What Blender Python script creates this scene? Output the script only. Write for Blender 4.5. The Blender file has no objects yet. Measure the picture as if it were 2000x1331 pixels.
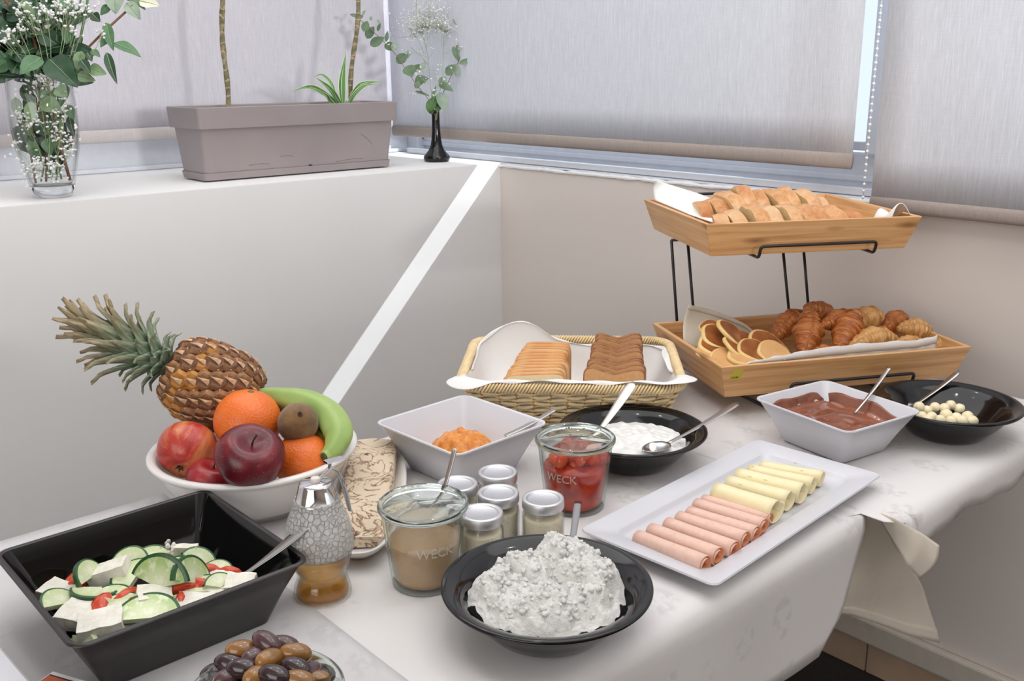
import bpy, bmesh, math, random
import numpy as np
from mathutils import Vector, Matrix, noise, Quaternion
rnd = random.Random(7)
sc = bpy.context.scene
COL = sc.collection
PI = math.pi
# ------------------------------------------------------------------ camera
# calibrated from the two horizontal vanishing points of the room; table top is z = 0, floor is z = FLOOR
PP = np.array([1000., 665.5]); VX = np.array([-742., 153.]); VY = np.array([3217., 119.])
FPX = math.sqrt(-float(np.dot(VX-PP, VY-PP)))
def _d(v):
    r = -np.array([v[0]-PP[0], v[1]-PP[1], FPX]); return r/np.linalg.norm(r)
_dx, _dy = _d(VX), -_d(VY)
RM = np.array([_dx, _dy, np.cross(_dx, _dy)])          # world = RM @ camera ray (x right, y down, z forward)
EYE = 0.583
FLOOR = -0.777
def at(px, py, z):                                      # point seen at px,py that lies at height z
    r = RM @ np.array([px-PP[0], py-PP[1], FPX]); t = (z-EYE)/r[2]
    return Vector((r[0]*t, r[1]*t, z))
def atX(px, py, X):
    r = RM @ np.array([px-PP[0], py-PP[1], FPX]); t = X/r[0]
    return Vector((X, r[1]*t, EYE+r[2]*t))
def atY(px, py, Y):
    r = RM @ np.array([px-PP[0], py-PP[1], FPX]); t = Y/r[1]
    return Vector((r[0]*t, Y, EYE+r[2]*t))
def atD(px, py, d):                                     # at a forward depth d
    r = RM @ np.array([px-PP[0], py-PP[1], FPX])*(d/FPX)
    return Vector((r[0], r[1], EYE+r[2]))
def pj(p):
    c = RM.T @ np.array([p[0], p[1], p[2]-EYE]); return PP+FPX*c[:2]/c[2]
def depth(p):
    return float((RM.T @ np.array([p[0], p[1], p[2]-EYE]))[2])
cd = bpy.data.cameras.new('camera'); cam = bpy.data.objects.new('camera', cd); COL.objects.link(cam)
cd.sensor_width = 36; cd.lens = FPX/2000*36; cd.clip_start = .02; cd.clip_end = 60
M = Matrix.Identity(4)
for i in range(3):
    M[i][0] = RM[i, 0]; M[i][1] = -RM[i, 1]; M[i][2] = -RM[i, 2]
M[2][3] = EYE
cam.matrix_world = M
sc.camera = cam
# ------------------------------------------------------------------ world, lights, exposure
w = bpy.data.worlds.new('world'); sc.world = w; w.use_nodes = True
w.node_tree.nodes['Background'].inputs[0].default_value = (.80, .88, 1., 1); w.node_tree.nodes['Background'].inputs[1].default_value = 1.5
sc.view_settings.view_transform = 'Standard'; sc.view_settings.look = 'None'; sc.view_settings.gamma = 1
sc.view_settings.use_curve_mapping = False
sc.view_settings.exposure = -0.33
def light(name, kind, loc, energy, color=(1, 1, 1), target=None, **kw):
    l = bpy.data.lights.new(name, kind); l.energy = energy; l.color = color
    for k, v in kw.items(): setattr(l, k, v)
    o = bpy.data.objects.new(name, l); COL.objects.link(o); o.location = loc
    if target is not None: o.rotation_euler = (Vector(target)-Vector(loc)).to_track_quat('-Z', 'Y').to_euler()
    return o
sun = light('sun', 'SUN', (0, 4, 4), 5.0, (.94, .97, 1.), angle=.006)
sun.rotation_euler = Vector((-.85, -1, -1.03)).to_track_quat('-Z', 'Y').to_euler()
light('side_window_light', 'AREA', (2.35, .80, .78), 84, (.97, .985, 1.), (-2.6, 1.2, .6), shape='RECTANGLE', size=.36, size_y=.34)
light('ceiling_panel_light', 'AREA', (-1.1, .92, 1.90), 38, (.985, .985, .99), (-1.1, .92, 0), shape='RECTANGLE', size=3.0, size_y=1.95)
light('room_light', 'AREA', (-.2, -2.45, .95), 74, (.99, .985, .985), (-1.3, 1.2, .2), shape='RECTANGLE', size=3.6, size_y=1.7)
for k_, (x_, y_) in enumerate(((-1.7, .25), (-.6, .35), (-1.5, 1.35), (-.35, 1.25))):
    light('ceiling_downlight', 'AREA', (x_, y_, 1.93), 1.6, (1, .96, .90), (x_, y_, 0), shape='DISK', size=.07)
# ------------------------------------------------------------------ mesh helpers
class MB:
    def __init__(s): s.v = []; s.f = []; s.mi = []; s.uv = None
    def add(s, vs, fs, m=0):
        b = len(s.v); s.v += [tuple(v) for v in vs]
        s.f += [tuple(b+i for i in f) for f in fs]; s.mi += [m]*len(fs); return s
    def box(s, lo, hi, m=0, rot=None, org=None):
        vs = [Vector((x, y, z)) for z in (lo[2], hi[2]) for y in (lo[1], hi[1]) for x in (lo[0], hi[0])]
        if rot is not None: vs = [rot @ v for v in vs]
        if org is not None: vs = [v+Vector(org) for v in vs]
        return s.add(vs, [(0, 2, 3, 1), (4, 5, 7, 6), (0, 1, 5, 4), (2, 6, 7, 3), (0, 4, 6, 2), (1, 3, 7, 5)], m)
    def loft(s, rings, cap0=True, cap1=True, closed=True, m=0):
        n = len(rings[0]); vs = [p for r in rings for p in r]; fs = []
        for i in range(len(rings)-1):
            for j in range(n if closed else n-1):
                a = i*n+j; b = i*n+(j+1) % n; fs.append((a, b, b+n, a+n))
        if cap0: fs.append(tuple(reversed(range(n))))
        if cap1: fs.append(tuple(range((len(rings)-1)*n, len(rings)*n)))
        return s.add(vs, fs, m)
    def lathe(s, prof, n=48, c=(0, 0, 0), m=0):
        rings = []
        for r, z in prof:
            rings.append([(c[0]+max(r, 1e-5)*math.cos(2*PI*k/n), c[1]+max(r, 1e-5)*math.sin(2*PI*k/n), c[2]+z) for k in range(n)])
        return s.loft(rings, prof[0][0] > 1e-4, prof[-1][0] > 1e-4, m=m)
    def tube(s, pts, rad, n=8, m=0, flat=1., up=None):
        pts = [Vector(p) for p in pts]; rs = rad if isinstance(rad, (list, tuple)) else [rad]*len(pts)
        rings = []; u = None
        for i, p in enumerate(pts):
            t = (pts[min(i+1, len(pts)-1)]-pts[max(i-1, 0)])
            if t.length < 1e-9: t = Vector((0, 0, 1))
            t.normalize()
            if u is None:
                u = Vector(up) if up is not None else (Vector((0, 0, 1)) if abs(t.z) < .9 else Vector((1, 0, 0)))
            u = (u-t*u.dot(t))
            if u.length < 1e-6: u = t.orthogonal()
            u.normalize(); w_ = t.cross(u)
            rings.append([p+(w_*math.cos(2*PI*k/n)+u*(flat*math.sin(2*PI*k/n)))*rs[i] for k in range(n)])
        return s.loft(rings, m=m)
    def grid(s, fn, nu, nv, m=0):
        vs = [fn(i/nu, j/nv) for j in range(nv+1) for i in range(nu+1)]
        fs = [(j*(nu+1)+i, j*(nu+1)+i+1, (j+1)*(nu+1)+i+1, (j+1)*(nu+1)+i) for j in range(nv) for i in range(nu)]
        return s.add(vs, fs, m)
    def ball(s, c, r, n=10, sq=(1, 1, 1), rot=None, m=0, fn=None):
        vs = []; k = n; h = max(4, n//2)
        for j in range(1, h):
            th = PI*j/h
            for i in range(k):
                a = 2*PI*i/k; vs.append(Vector((math.sin(th)*math.cos(a), math.sin(th)*math.sin(a), math.cos(th))))
        vs = [Vector((0, 0, 1))]+vs+[Vector((0, 0, -1))]
        if fn: vs = [v*fn(v) for v in vs]
        vs = [Vector((v.x*sq[0], v.y*sq[1], v.z*sq[2]))*r for v in vs]
        if rot is not None: vs = [rot @ v for v in vs]
        vs = [v+Vector(c) for v in vs]
        fs = [(0, 1+i, 1+(i+1) % k) for i in range(k)]
        for j in range(h-2):
            for i in range(k):
                a = 1+j*k+i; b = 1+j*k+(i+1) % k; fs.append((a, a+k, b+k, b))
        last = len(vs)-1; o = 1+(h-2)*k
        fs += [(last, o+(i+1) % k, o+i) for i in range(k)]
        return s.add(vs, fs, m)
    def build(s, name, mat, parent=None, loc=None, rot=None, smooth=True, bevel=0, solid=0, subd=0, auto=None, offset=0):
        me = bpy.data.meshes.new(name); me.from_pydata([tuple(v) for v in s.v], [], s.f)
        for mm in (mat if isinstance(mat, (list, tuple)) else [mat]): me.materials.append(mm)
        if s.uv is not None:
            ul = me.uv_layers.new(name='UVMap'); vi = np.empty(len(me.loops), dtype=np.int32); me.loops.foreach_get('vertex_index', vi)
            ul.data.foreach_set('uv', np.array(s.uv, dtype=np.float32)[vi].ravel())
        if len(me.materials) > 1: me.polygons.foreach_set('material_index', s.mi)
        bm = bmesh.new(); bm.from_mesh(me); bmesh.ops.recalc_face_normals(bm, faces=bm.faces); bm.to_mesh(me); bm.free()
        if smooth:
            me.polygons.foreach_set('use_smooth', [True]*len(me.polygons))
            if auto is not None: me.set_sharp_from_angle(angle=math.radians(auto))
        me.update()
        o = bpy.data.objects.new(name, me); COL.objects.link(o)
        if parent is not None: o.parent = parent
        if loc is not None: o.location = loc
        if rot is not None: o.rotation_euler = rot
        if solid:
            md = o.modifiers.new('solid', 'SOLIDIFY'); md.thickness = solid; md.offset = offset
        if bevel:
            md = o.modifiers.new('bevel', 'BEVEL'); md.width = bevel; md.segments = 2; md.limit_method = 'ANGLE'; md.angle_limit = .6
        if subd:
            md = o.modifiers.new('subd', 'SUBSURF'); md.levels = subd; md.render_levels = subd
        return o
def thing(name, label, cat, loc=(0, 0, 0), rz=0, group=None):
    o = bpy.data.objects.new(name, None); COL.objects.link(o); o.empty_display_size = .05
    o.location = loc; o.rotation_euler = (0, 0, rz); o['label'] = label; o['category'] = cat
    if group: o['group'] = group
    return o
def tag(o, label=None, cat=None, group=None, kind=None):
    if label: o['label'] = label
    if cat: o['category'] = cat
    if group: o['group'] = group
    if kind: o['kind'] = kind
    return o
def dup(root, loc=None, label=None, group=None, rot=None):
    r = root.copy(); COL.objects.link(r)
    if loc is not None: r.location = loc
    if rot is not None: r.rotation_euler = rot
    if label: r['label'] = label
    if group: r['group'] = group
    for ch in list(root.children):
        c = ch.copy(); COL.objects.link(c); c.parent = r
        for g in list(ch.children):
            d = g.copy(); COL.objects.link(d); d.parent = c
    return r
def rrect(hx, hy, r, z, n=6, cx=0, cy=0):
    out = []
    for k, (sx, sy) in enumerate(((1, 1), (-1, 1), (-1, -1), (1, -1))):
        for i in range(n+1):
            a = PI/2*k+PI/2*i/n
            out.append((cx+sx*(hx-r)+r*math.cos(a), cy+sy*(hy-r)+r*math.sin(a), z))
    return out
def fbm(p, o=4, s=1.): return noise.fractal(Vector(p)*s, 1., 2., o)
def sm(a, b, x):
    t = min(1, max(0, (x-a)/(b-a))); return t*t*(3-2*t)
def rot_to(d, up=Vector((0, 0, 1))):                    # rotation taking +Z to d
    return Vector(d).to_track_quat('Z', 'Y').to_matrix()
# ------------------------------------------------------------------ materials
def sock(node, name):
    return node.inputs[name]
class Mat:
    def __init__(s, name):
        s.m = bpy.data.materials.new(name); s.m.use_nodes = True; s.nt = s.m.node_tree
        s.b = s.nt.nodes['Principled BSDF']; s.out = s.nt.nodes['Material Output']; s._tc = None
    def n(s, t, **kw):
        nd = s.nt.nodes.new(t)
        for k, v in kw.items():
            if k.startswith('i_'): nd.inputs[k[2:].replace('_', ' ')].default_value = v
            else: setattr(nd, k, v)
        return nd
    def l(s, a, b): s.nt.links.new(a, b)
    def tc(s, out='Object'):
        if s._tc is None: s._tc = s.n('ShaderNodeTexCoord')
        return s._tc.outputs[out]
    def mapped(s, scale=(1, 1, 1), rot=(0, 0, 0), out='Object'):
        mp = s.n('ShaderNodeMapping'); s.l(s.tc(out), mp.inputs[0]); mp.inputs['Scale'].default_value = scale; mp.inputs['Rotation'].default_value = rot
        return mp.outputs[0]
    def noise(s, scale, vec=None, detail=4, rough=.55, dist=0):
        nd = s.n('ShaderNodeTexNoise'); nd.inputs['Scale'].default_value = scale; nd.inputs['Detail'].default_value = detail
        nd.inputs['Roughness'].default_value = rough; nd.inputs['Distortion'].default_value = dist
        s.l(vec if vec is not None else s.tc(), nd.inputs['Vector']); return nd.outputs['Fac']
    def voro(s, scale, vec=None, feature='F1', out='Distance'):
        nd = s.n('ShaderNodeTexVoronoi', feature=feature); nd.inputs['Scale'].default_value = scale
        s.l(vec if vec is not None else s.tc(), nd.inputs['Vector']); return nd.outputs[out]
    def ramp(s, fac, stops, interp='LINEAR'):
        nd = s.n('ShaderNodeValToRGB'); cr = nd.color_ramp; cr.interpolation = interp
        while len(cr.elements) < len(stops): cr.elements.new(.5)
        for e, (p, c) in zip(cr.elements, stops): e.position = p; e.color = (*c, 1) if len(c) == 3 else c
        s.l(fac, nd.inputs[0]); return nd.outputs[0]
    def mix(s, a, b, fac, mode='MIX'):
        nd = s.n('ShaderNodeMix', data_type='RGBA', blend_type=mode)
        for sk, v in ((nd.inputs[0], fac), (nd.inputs[6], a), (nd.inputs[7], b)):
            if hasattr(v, 'is_linked') or hasattr(v, 'links'): s.l(v, sk)
            else: sk.default_value = v if isinstance(v, (int, float)) else ((*v, 1) if len(v) == 3 else v)
        return nd.outputs[2]
    def color(s, v):
        if hasattr(v, 'links'): s.l(v, s.b.inputs['Base Color'])
        else: s.b.inputs['Base Color'].default_value = (*v, 1)
        return s
    def set(s, **kw):
        for k, v in kw.items():
            i = s.b.inputs[k.replace('_', ' ')]
            if hasattr(v, 'links'): s.l(v, i)
            else: i.default_value = (*v, 1) if isinstance(v, tuple) and len(v) == 3 and i.type == 'RGBA' else v
        return s
    def bump(s, h, strength=.3, dist=.002):
        nd = s.n('ShaderNodeBump'); nd.inputs['Strength'].default_value = strength; nd.inputs['Distance'].default_value = dist
        s.l(h, nd.inputs['Height'])
        prev = s.b.inputs['Normal']
        if prev.is_linked: s.l(prev.links[0].from_socket, nd.inputs['Normal'])
        s.l(nd.outputs[0], s.b.inputs['Normal']); return s
def simple(name, c, rough=.5, var=.12, scale=40, bump=0, bscale=200, bd=.001, **kw):
    m = Mat(name)
    f = m.noise(scale)
    lo = tuple(max(0, x*(1-var)) for x in c); hi = tuple(min(1, x*(1+var)) for x in c)
    m.color(m.ramp(f, [(.3, lo), (.7, hi)])).set(Roughness=rough, **kw)
    if bump: m.bump(m.noise(bscale), bump, bd)
    return m.m
def s2l(*c):                                            # sRGB 0-255 to linear
    return tuple((x/255/12.92 if x/255 <= .04045 else ((x/255+.055)/1.055)**2.4) for x in c)
def thin_glass(name, tint=(.97, .985, .975), edge=(.55, .68, .62), rough=.02, refl=1.0, bumpf=None, haze=0, hcol=(.8, .8, .8)):
    m = Mat(name); nt = m.nt
    lw = m.n('ShaderNodeLayerWeight'); lw.inputs['Blend'].default_value = .35
    tr = m.n('ShaderNodeBsdfTransparent'); gl = m.n('ShaderNodeBsdfGlossy'); gl.inputs['Roughness'].default_value = rough
    cr = m.ramp(lw.outputs['Facing'], [(.35, tint), (1., edge)])
    m.l(cr, tr.inputs[0])
    fw = m.n('ShaderNodeLayerWeight'); fw.inputs['Blend'].default_value = .5
    pw = m.n('ShaderNodeMath', operation='POWER'); m.l(fw.outputs['Facing'], pw.inputs[0]); pw.inputs[1].default_value = 4.5
    fr = m.n('ShaderNodeMath', operation='MULTIPLY_ADD'); m.l(pw.outputs[0], fr.inputs[0]); fr.inputs[1].default_value = .8*refl; fr.inputs[2].default_value = .035*refl
    mx = m.n('ShaderNodeMixShader'); m.l(fr.outputs[0], mx.inputs[0]); m.l(tr.outputs[0], mx.inputs[1]); m.l(gl.outputs[0], mx.inputs[2])
    if bumpf is not None:
        bp = m.n('ShaderNodeBump'); bp.inputs['Strength'].default_value = .9; bp.inputs['Distance'].default_value = .002
        m.l(bumpf(m), bp.inputs['Height'])
        for nd in (gl, fw, lw): m.l(bp.outputs[0], nd.inputs['Normal'])
    last = mx.outputs[0]
    if haze:
        df = m.n('ShaderNodeBsdfDiffuse'); df.inputs[0].default_value = (*hcol, 1); m2 = m.n('ShaderNodeMixShader'); m2.inputs[0].default_value = haze
        if bumpf is not None: m.l(bp.outputs[0], df.inputs['Normal'])
        m.l(last, m2.inputs[1]); m.l(df.outputs[0], m2.inputs[2]); last = m2.outputs[0]
    m.l(last, m.out.inputs[0]); nt.nodes.remove(m.b)
    return m.m
# ------------------------------------------------------------------ setting materials
def wall_mat(name, c):
    m = Mat(name); f = m.noise(3.); m.color(m.ramp(f, [(.3, tuple(x*.97 for x in c)), (.7, c)])).set(Roughness=.85)
    m.bump(m.noise(60, detail=6), .12, .002); return m.m
WALL = wall_mat('wall_paint', s2l(234, 232, 231))
WALL_R = wall_mat('wall_paint_warm', s2l(222, 213, 206))
DARKWALL = simple('far_wall_brown', s2l(158, 146, 136), .7, .1, 3)
LEDGE = wall_mat('ledge_paint', s2l(243, 242, 241))
WHITE_FRAME = simple('window_frame_white', s2l(222, 224, 230), .35, .03)
TRIM = simple('trim_cream', s2l(205, 197, 184), .5, .05)
TILE = simple('skirting_tile', s2l(190, 165, 140), .35, .12, 12)
CEIL = simple('ceiling_white', (.78, .77, .75), .9, .03)
def carpet():
    m = Mat('dark_carpet'); f = m.noise(900, detail=2); m.color(m.ramp(f, [(.35, (.012, .009, .008)), (.62, (.03, .022, .02)), (.75, (.10, .08, .07))])).set(Roughness=1.)
    m.bump(m.noise(500), .8, .006); return m.m
CARPET = carpet()
GLASS_PANE = thin_glass('window_glass', (.96, .98, .99), (.7, .78, .8))
def blind_mat(name, c, trans, axis):
    m = Mat(name)
    sc1 = (60, 60, 2.0) if axis == 'v' else (2, 2, 60)
    f1 = m.noise(9, m.mapped((55, 55, 2.2)), 3, .7); f2 = m.noise(9, m.mapped((3, 3, 60)), 3, .6)
    col = m.mix(m.ramp(f1, [(.3, tuple(x*.84 for x in c)), (.55, c), (.75, tuple(min(1, x*1.18) for x in c))]), m.ramp(f2, [(.35, tuple(x*.93 for x in c)), (.65, tuple(min(1, x*1.05) for x in c))]), .35)
    m.color(col).set(Roughness=.9)
    tl = m.n('ShaderNodeBsdfTranslucent'); m.l(col, tl.inputs[0])
    mx = m.n('ShaderNodeMixShader'); mx.inputs[0].default_value = trans
    m.l(m.b.outputs[0], mx.inputs[1]); m.l(tl.outputs[0], mx.inputs[2]); m.l(mx.outputs[0], m.out.inputs[0])
    m.bump(f1, .25, .001); return m.m
BLIND_SIDE = blind_mat('blind_fabric_side', s2l(226, 222, 228), .22, 'v')
BLIND_MAIN = blind_mat('blind_fabric_main', s2l(225, 226, 231), .30, 'v')
HEM = blind_mat('blind_hem_fabric', s2l(166, 154, 147), .06, 'v')
HEM_L = blind_mat('blind_hem_fabric_pale', s2l(205, 198, 196), .06, 'v')
CHAIN = simple('white_plastic', s2l(225, 228, 232), .4, .02)
BLACK_PLASTIC = simple('black_cord', (.012, .012, .014), .5, .1)
# ------------------------------------------------------------------ shell
def struct(name, mb, mat, parent=None, **kw):
    o = mb.build(name, mat, parent, smooth=False, **kw); o['kind'] = 'structure'; return o
X0 = -2.229; Y0 = 1.93; LZ = .317
struct('floor', MB().box((-3.2, -2.6, FLOOR-.1), (2.6, 2.4, FLOOR)), CARPET)
struct('ceiling', MB().box((-3.2, -2.6, 1.95), (2.6, 2.4, 2.05)), CEIL)
# left: a low wall with a deep ledge, the window above it set back
wl = struct('wall_left', MB().box((-3.0, -2.6, FLOOR), (X0, 2.06, LZ-.002)), WALL)
struct('ledge', MB().box((-2.84, -2.6, LZ-.002), (X0, 2.05, LZ)), LEDGE, wl)
struct('wall_left_pier', MB().box((-3.0, -2.6, LZ), (-2.7, .0, 1.95)), WALL, wl)
# right: low wall with window band over it
wr = struct('wall_right', MB().box((X0-.0, Y0, FLOOR), (2.6, 2.08, .311)), WALL_R)
struct('wall_right_pier', MB().box((.3, Y0, .311), (2.6, 2.08, 1.95)), WALL, wr)
struct('wall_front', MB().box((-3.2, -2.7, FLOOR), (2.6, -2.6, 2.0)), DARKWALL)
struct('wall_back', MB().box((2.6, -2.7, FLOOR), (2.7, 2.4, 2.0)), DARKWALL)
struct('wall_light_blocker', MB().box((.85, -1.4, FLOOR), (.95, Y0, .60)), DARKWALL)  # added out of view to keep side light off the drape and lower wall
tr = struct('trim_1', MB().box((X0, Y0-.022, -.700), (2.6, Y0-.0005, -.640)), TRIM, bevel=.006)
bb = thing('baseboard_right', 'row of beige skirting tiles along the dark carpet', 'skirting'); del bb['category']; del bb['label']; bb['kind'] = 'structure'
xj = -.935
for k in range(-4, 10):
    a = xj+k*.33
    if a < X0: continue
    t_ = MB().box((a+.0015, Y0-.012, FLOOR), (a+.3285, Y0-.0005, -.7015)).build('tile', TILE, bb, smooth=False, bevel=.002); t_['kind'] = 'structure'
# lumpy plaster edge on the low right wall
def lumpy(u, v):
    x = X0+(1.28)*u; a = v*2*PI
    r = .0045*(1+.6*fbm((x*30, 0, 3), 3)+.25*math.sin(a*2))
    return Vector((x, Y0-.001+r*math.cos(a), .309+r*math.sin(a)+.002*fbm((x*14, 5, 0), 2)))
struct('trim_2', MB().grid(lumpy, 220, 8), LEDGE)
# right window: sill strip, outer profile, sash, panes, mullion
wn = thing('window_1', '', ''); del wn['label']; del wn['category']; wn['kind'] = 'structure'
def fr(lo, hi, nm='window_frame', p=wn, mat=WHITE_FRAME, bevel=.003): return struct(nm, MB().box(lo, hi), mat, p, bevel=bevel)
fr((X0-.5, 1.945, .3175), (.3, 1.963, .334)); fr((X0-.5, 1.93, .312), (.3, 2.05, .3165), 'window_sill')
fr((-2.8, 2.03, .3175), (.3, 2.07, .400)); fr((-2.8, 2.022, .338), (.3, 2.03, .352))
fr((-2.8, 2.03, 1.9), (.3, 2.07, 1.95))
fr((-1.096, 2.0, .40), (-.985, 2.065, 1.9)); fr((-2.80, 2.0, .3175), (-2.74, 2.07, 1.95)); fr((.24, 2.03, .4), (.3, 2.07, 1.9))
fr((-1.30, 2.035, .405), (-1.098, 2.06, .425)); fr((-1.078, 2.035, .40), (-.9, 2.06, .435))
fr((-.99, 2.03, .40), (-.84, 2.075, 1.9)); fr((-.99, 2.03, .40), (.3, 2.07, .47))  # unseen post and raised rail, added behind the blind to block stray sun
for a, b in ((-2.74, -1.30), (-1.078, .24)):
    struct('window_pane', MB().box((a, 2.046, .40), (b, 2.052, 1.9)), GLASS_PANE, wn)
struct('window_pane', MB().box((-1.30, 2.046, .425), (-1.098, 2.052, 1.9)), GLASS_PANE, wn)
# left window
wn2 = thing('window_2', '', ''); del wn2['label']; del wn2['category']; wn2['kind'] = 'structure'
fr((-2.86, -2.6, .3175), (-2.80, 2.02, .425), p=wn2); fr((-2.80, -2.6, .3175), (-2.785, 2.02, .330), p=wn2)
fr((-2.86, -2.6, 1.88), (-2.80, 2.02, 1.95), p=wn2); fr((-2.85, 1.93, .385), (-2.79, 2.02, 1.95), p=wn2)
fr((-2.85, .36, .385), (-2.80, .42, 1.9), p=wn2)
for a, b in ((0., .36), (.42, 1.93)):
    struct('window_pane', MB().box((-2.836, a, .385), (-2.83, b, 1.88)), GLASS_PANE, wn2)
# ------------------------------------------------------------------ roller blinds
def blind_x(label, xa, xb, y, zb, hem, mat, hmat, zt=1.9):
    t = thing('roller_blind', label, 'blind', ((xa+xb)/2, y, zb))
    h = (xb-xa)/2
    def fn(u, v): return Vector((-h+2*h*u, .0015*math.sin(u*9)*(1-v), hem+(zt-zb-hem)*v))
    MB().grid(fn, 24, 20).build('fabric', mat, t, solid=.001)
    MB().loft([[(x, .006*math.cos(a), hem/2+hem/2*math.sin(a)) for a in [2*PI*k/12 for k in range(12)]] for x in np.linspace(-h, h, 12)]).build('hem_bar', hmat, t)
    MB().tube([(-h-.02, 0, zt-zb), (h+.02, 0, zt-zb)], .025, 12).build('roller', WHITE_FRAME, t)
    return t
def blind_y(label, ya, yb, x, zb, hem, mat, hmat, zt=1.9):
    t = thing('roller_blind', label, 'blind', (x, (ya+yb)/2, zb))
    h = (yb-ya)/2
    def fn(u, v): return Vector((.0015*math.sin(u*9)*(1-v), -h+2*h*u, hem+(zt-zb-hem)*v))
    MB().grid(fn, 24, 20).build('fabric', mat, t, solid=.001)
    MB().loft([[(.006*math.cos(a), y_, hem/2+hem/2*math.sin(a)) for a in [2*PI*k/12 for k in range(12)]] for y_ in np.linspace(-h, h, 12)]).build('hem_bar', hmat, t)
    MB().tube([(0, -h-.02, zt-zb), (0, h+.02, zt-zb)], .025, 12).build('roller', WHITE_FRAME, t)
    return t
blind_y('pale fabric roller blind behind the grey planter, with plant shadows on it', .45, 1.992, -2.75, .402, .036, BLIND_SIDE, HEM_L)
blind_y('pale fabric roller blind behind the leafy bouquet in the glass vase', -.35, .405, -2.752, .375, .036, BLIND_SIDE, HEM)
blind_x('wide white roller blind with grey hem over the window above the basket', -2.738, -1.067, 1.90, .377, .033, BLIND_MAIN, HEM)
blind_x('white roller blind whose low hem hangs in front of the wall beside the bread', -1.014, .26, 1.895, .297, .029, BLIND_MAIN, HEM)
t = thing('blind_chain', 'white beaded pull chain hanging in the gap between two white blinds', 'chain', (-1.032, 1.895, .318))
ch = MB(); ch.tube([(0, 0, 0), (.003, 0, .5), (0, 0, 1.4)], .0012, 6); ch.build('cord', CHAIN, t)
b0 = MB().ball((0, 0, 0), .0034, 8).build('bead', CHAIN, t, loc=(0, 0, .004))
for k in range(1, 58):
    c = b0.copy(); COL.objects.link(c); c.location = (.003*min(1, k*.0135/.5), 0, .004+k*.0135)
o = MB().tube([(0, 0, 0), (0, 0, 1.4)], .0022, 6).build('window_cord', BLACK_PLASTIC, None, loc=(-2.735, 2.075-.055, .36))
tag(o, 'thin black cord hanging at the window corner behind the black bud vase', 'cord')
# ------------------------------------------------------------------ table and cloths
WOOD_T = simple('table_wood', s2l(120, 92, 66), .5, .1, 8)
def cloth_mat(name, c, pat=.13):
    m = Mat(name)
    v = m.voro(11, m.mapped((1, 1.5, 1.2), (0, 0, .5)))
    nz = m.noise(70, detail=3)
    blob = m.ramp(v, [(.30, (1, 1, 1)), (.38, (0, 0, 0))])
    vein = m.ramp(nz, [(.45, (0, 0, 0)), (.55, (1, 1, 1))])
    msk = m.mix((0, 0, 0), blob, vein)
    base = m.ramp(m.noise(5), [(.3, tuple(x*.97 for x in c)), (.7, c)])
    m.color(m.mix(base, tuple(x*(1-pat) for x in c), msk)).set(Roughness=.8, Sheen_Weight=.15)
    m.bump(m.noise(1400, detail=1), .12, .0006); m.bump(m.noise(16, detail=4), .30, .0035); return m.m
CLOTH = cloth_mat('damask_cloth', s2l(224, 220, 219))
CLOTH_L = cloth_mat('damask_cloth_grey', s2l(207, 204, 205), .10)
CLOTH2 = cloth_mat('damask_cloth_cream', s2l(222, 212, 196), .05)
XE = -.597
t = thing('table', 'table hidden under white cloths with only its legs free below', 'table', (-.93, .75, FLOOR))
MB().box((-.31, -1.1, -.03-FLOOR), (.32, 1.02, -.004-FLOOR)).build('tabletop', WOOD_T, t, smooth=False, bevel=.004)
for sx in (-.26, -.17):
    for sy in (-1.05, .97):
        MB().box((sx-.02, sy-.02, 0), (sx+.02, sy+.02, -.03-FLOOR)).build('leg', WOOD_T, t, smooth=False)
def drape(name, label, mat, x0, xe, y0f, y1f, drop, z, seed, ny=70, wav=.012, off=0., dropf=None, y0t=None):
    # flat from x0 to xe, then over a soft edge and down; y0f / y1f give the end of the cloth for a given drop
    R = .016; ns = 46
    top = xe-x0
    def fn(u, v):
        yv = v
        dr = dropf(v) if dropf else drop
        L = top+R*PI/2+dr
        # denser samples over the edge
        s = L*u
        if s < top: x = x0+s; zz = 0; d = 0; ox = 0
        elif s < top+R*PI/2:
            a = (s-top)/R; x = xe+R*math.sin(a); zz = -R+R*math.cos(a); d = s-top
        else:
            d = s-top; x = xe+R; zz = -R-(s-top-R*PI/2)
        y0_ = y0t(x) if (y0t and d <= 0) else y0f(d); y = y0_+(y1f(d)-y0_)*yv
        k = sm(0, .25, d)
        x += k*wav*(math.sin(y*17+seed)+.6*math.sin(y*31+seed*2))+.05*k*max(0, d-.02)
        zz += .0006*fbm((x*6+seed, y*6, 0), 3) if d <= 0 else 0
        return Vector((x, y, z+zz))
    o = MB().grid(fn, ns, ny).build(name, mat, None, solid=.0012, offset=-1)
    return tag(o, label, 'tablecloth')
def mid_end(d):
    return 1.158-.46*max(0, d-.012)-.9*max(0, d-.135)
drape('tablecloth', 'white damask cloth in the middle, falling over the front edge by the white platter', CLOTH, -1.262, XE, lambda d: .40, mid_end, .152, 0., 1.3, wav=.004)
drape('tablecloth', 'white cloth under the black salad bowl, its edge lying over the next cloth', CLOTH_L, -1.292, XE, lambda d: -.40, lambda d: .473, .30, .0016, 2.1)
drape('tablecloth', 'white cloth at the wall end under the bamboo tray, with a short wavy hem', CLOTH, -1.262, -.552, lambda d: 1.178, lambda d: 1.80, .10, -.0014, .4, wav=.010,
      y0t=lambda x: 1.10+.050*sm(-.606, -.590, x), dropf=lambda v: .034+.006*math.sin(v*13+1)+.003*math.sin(v*37))
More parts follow.
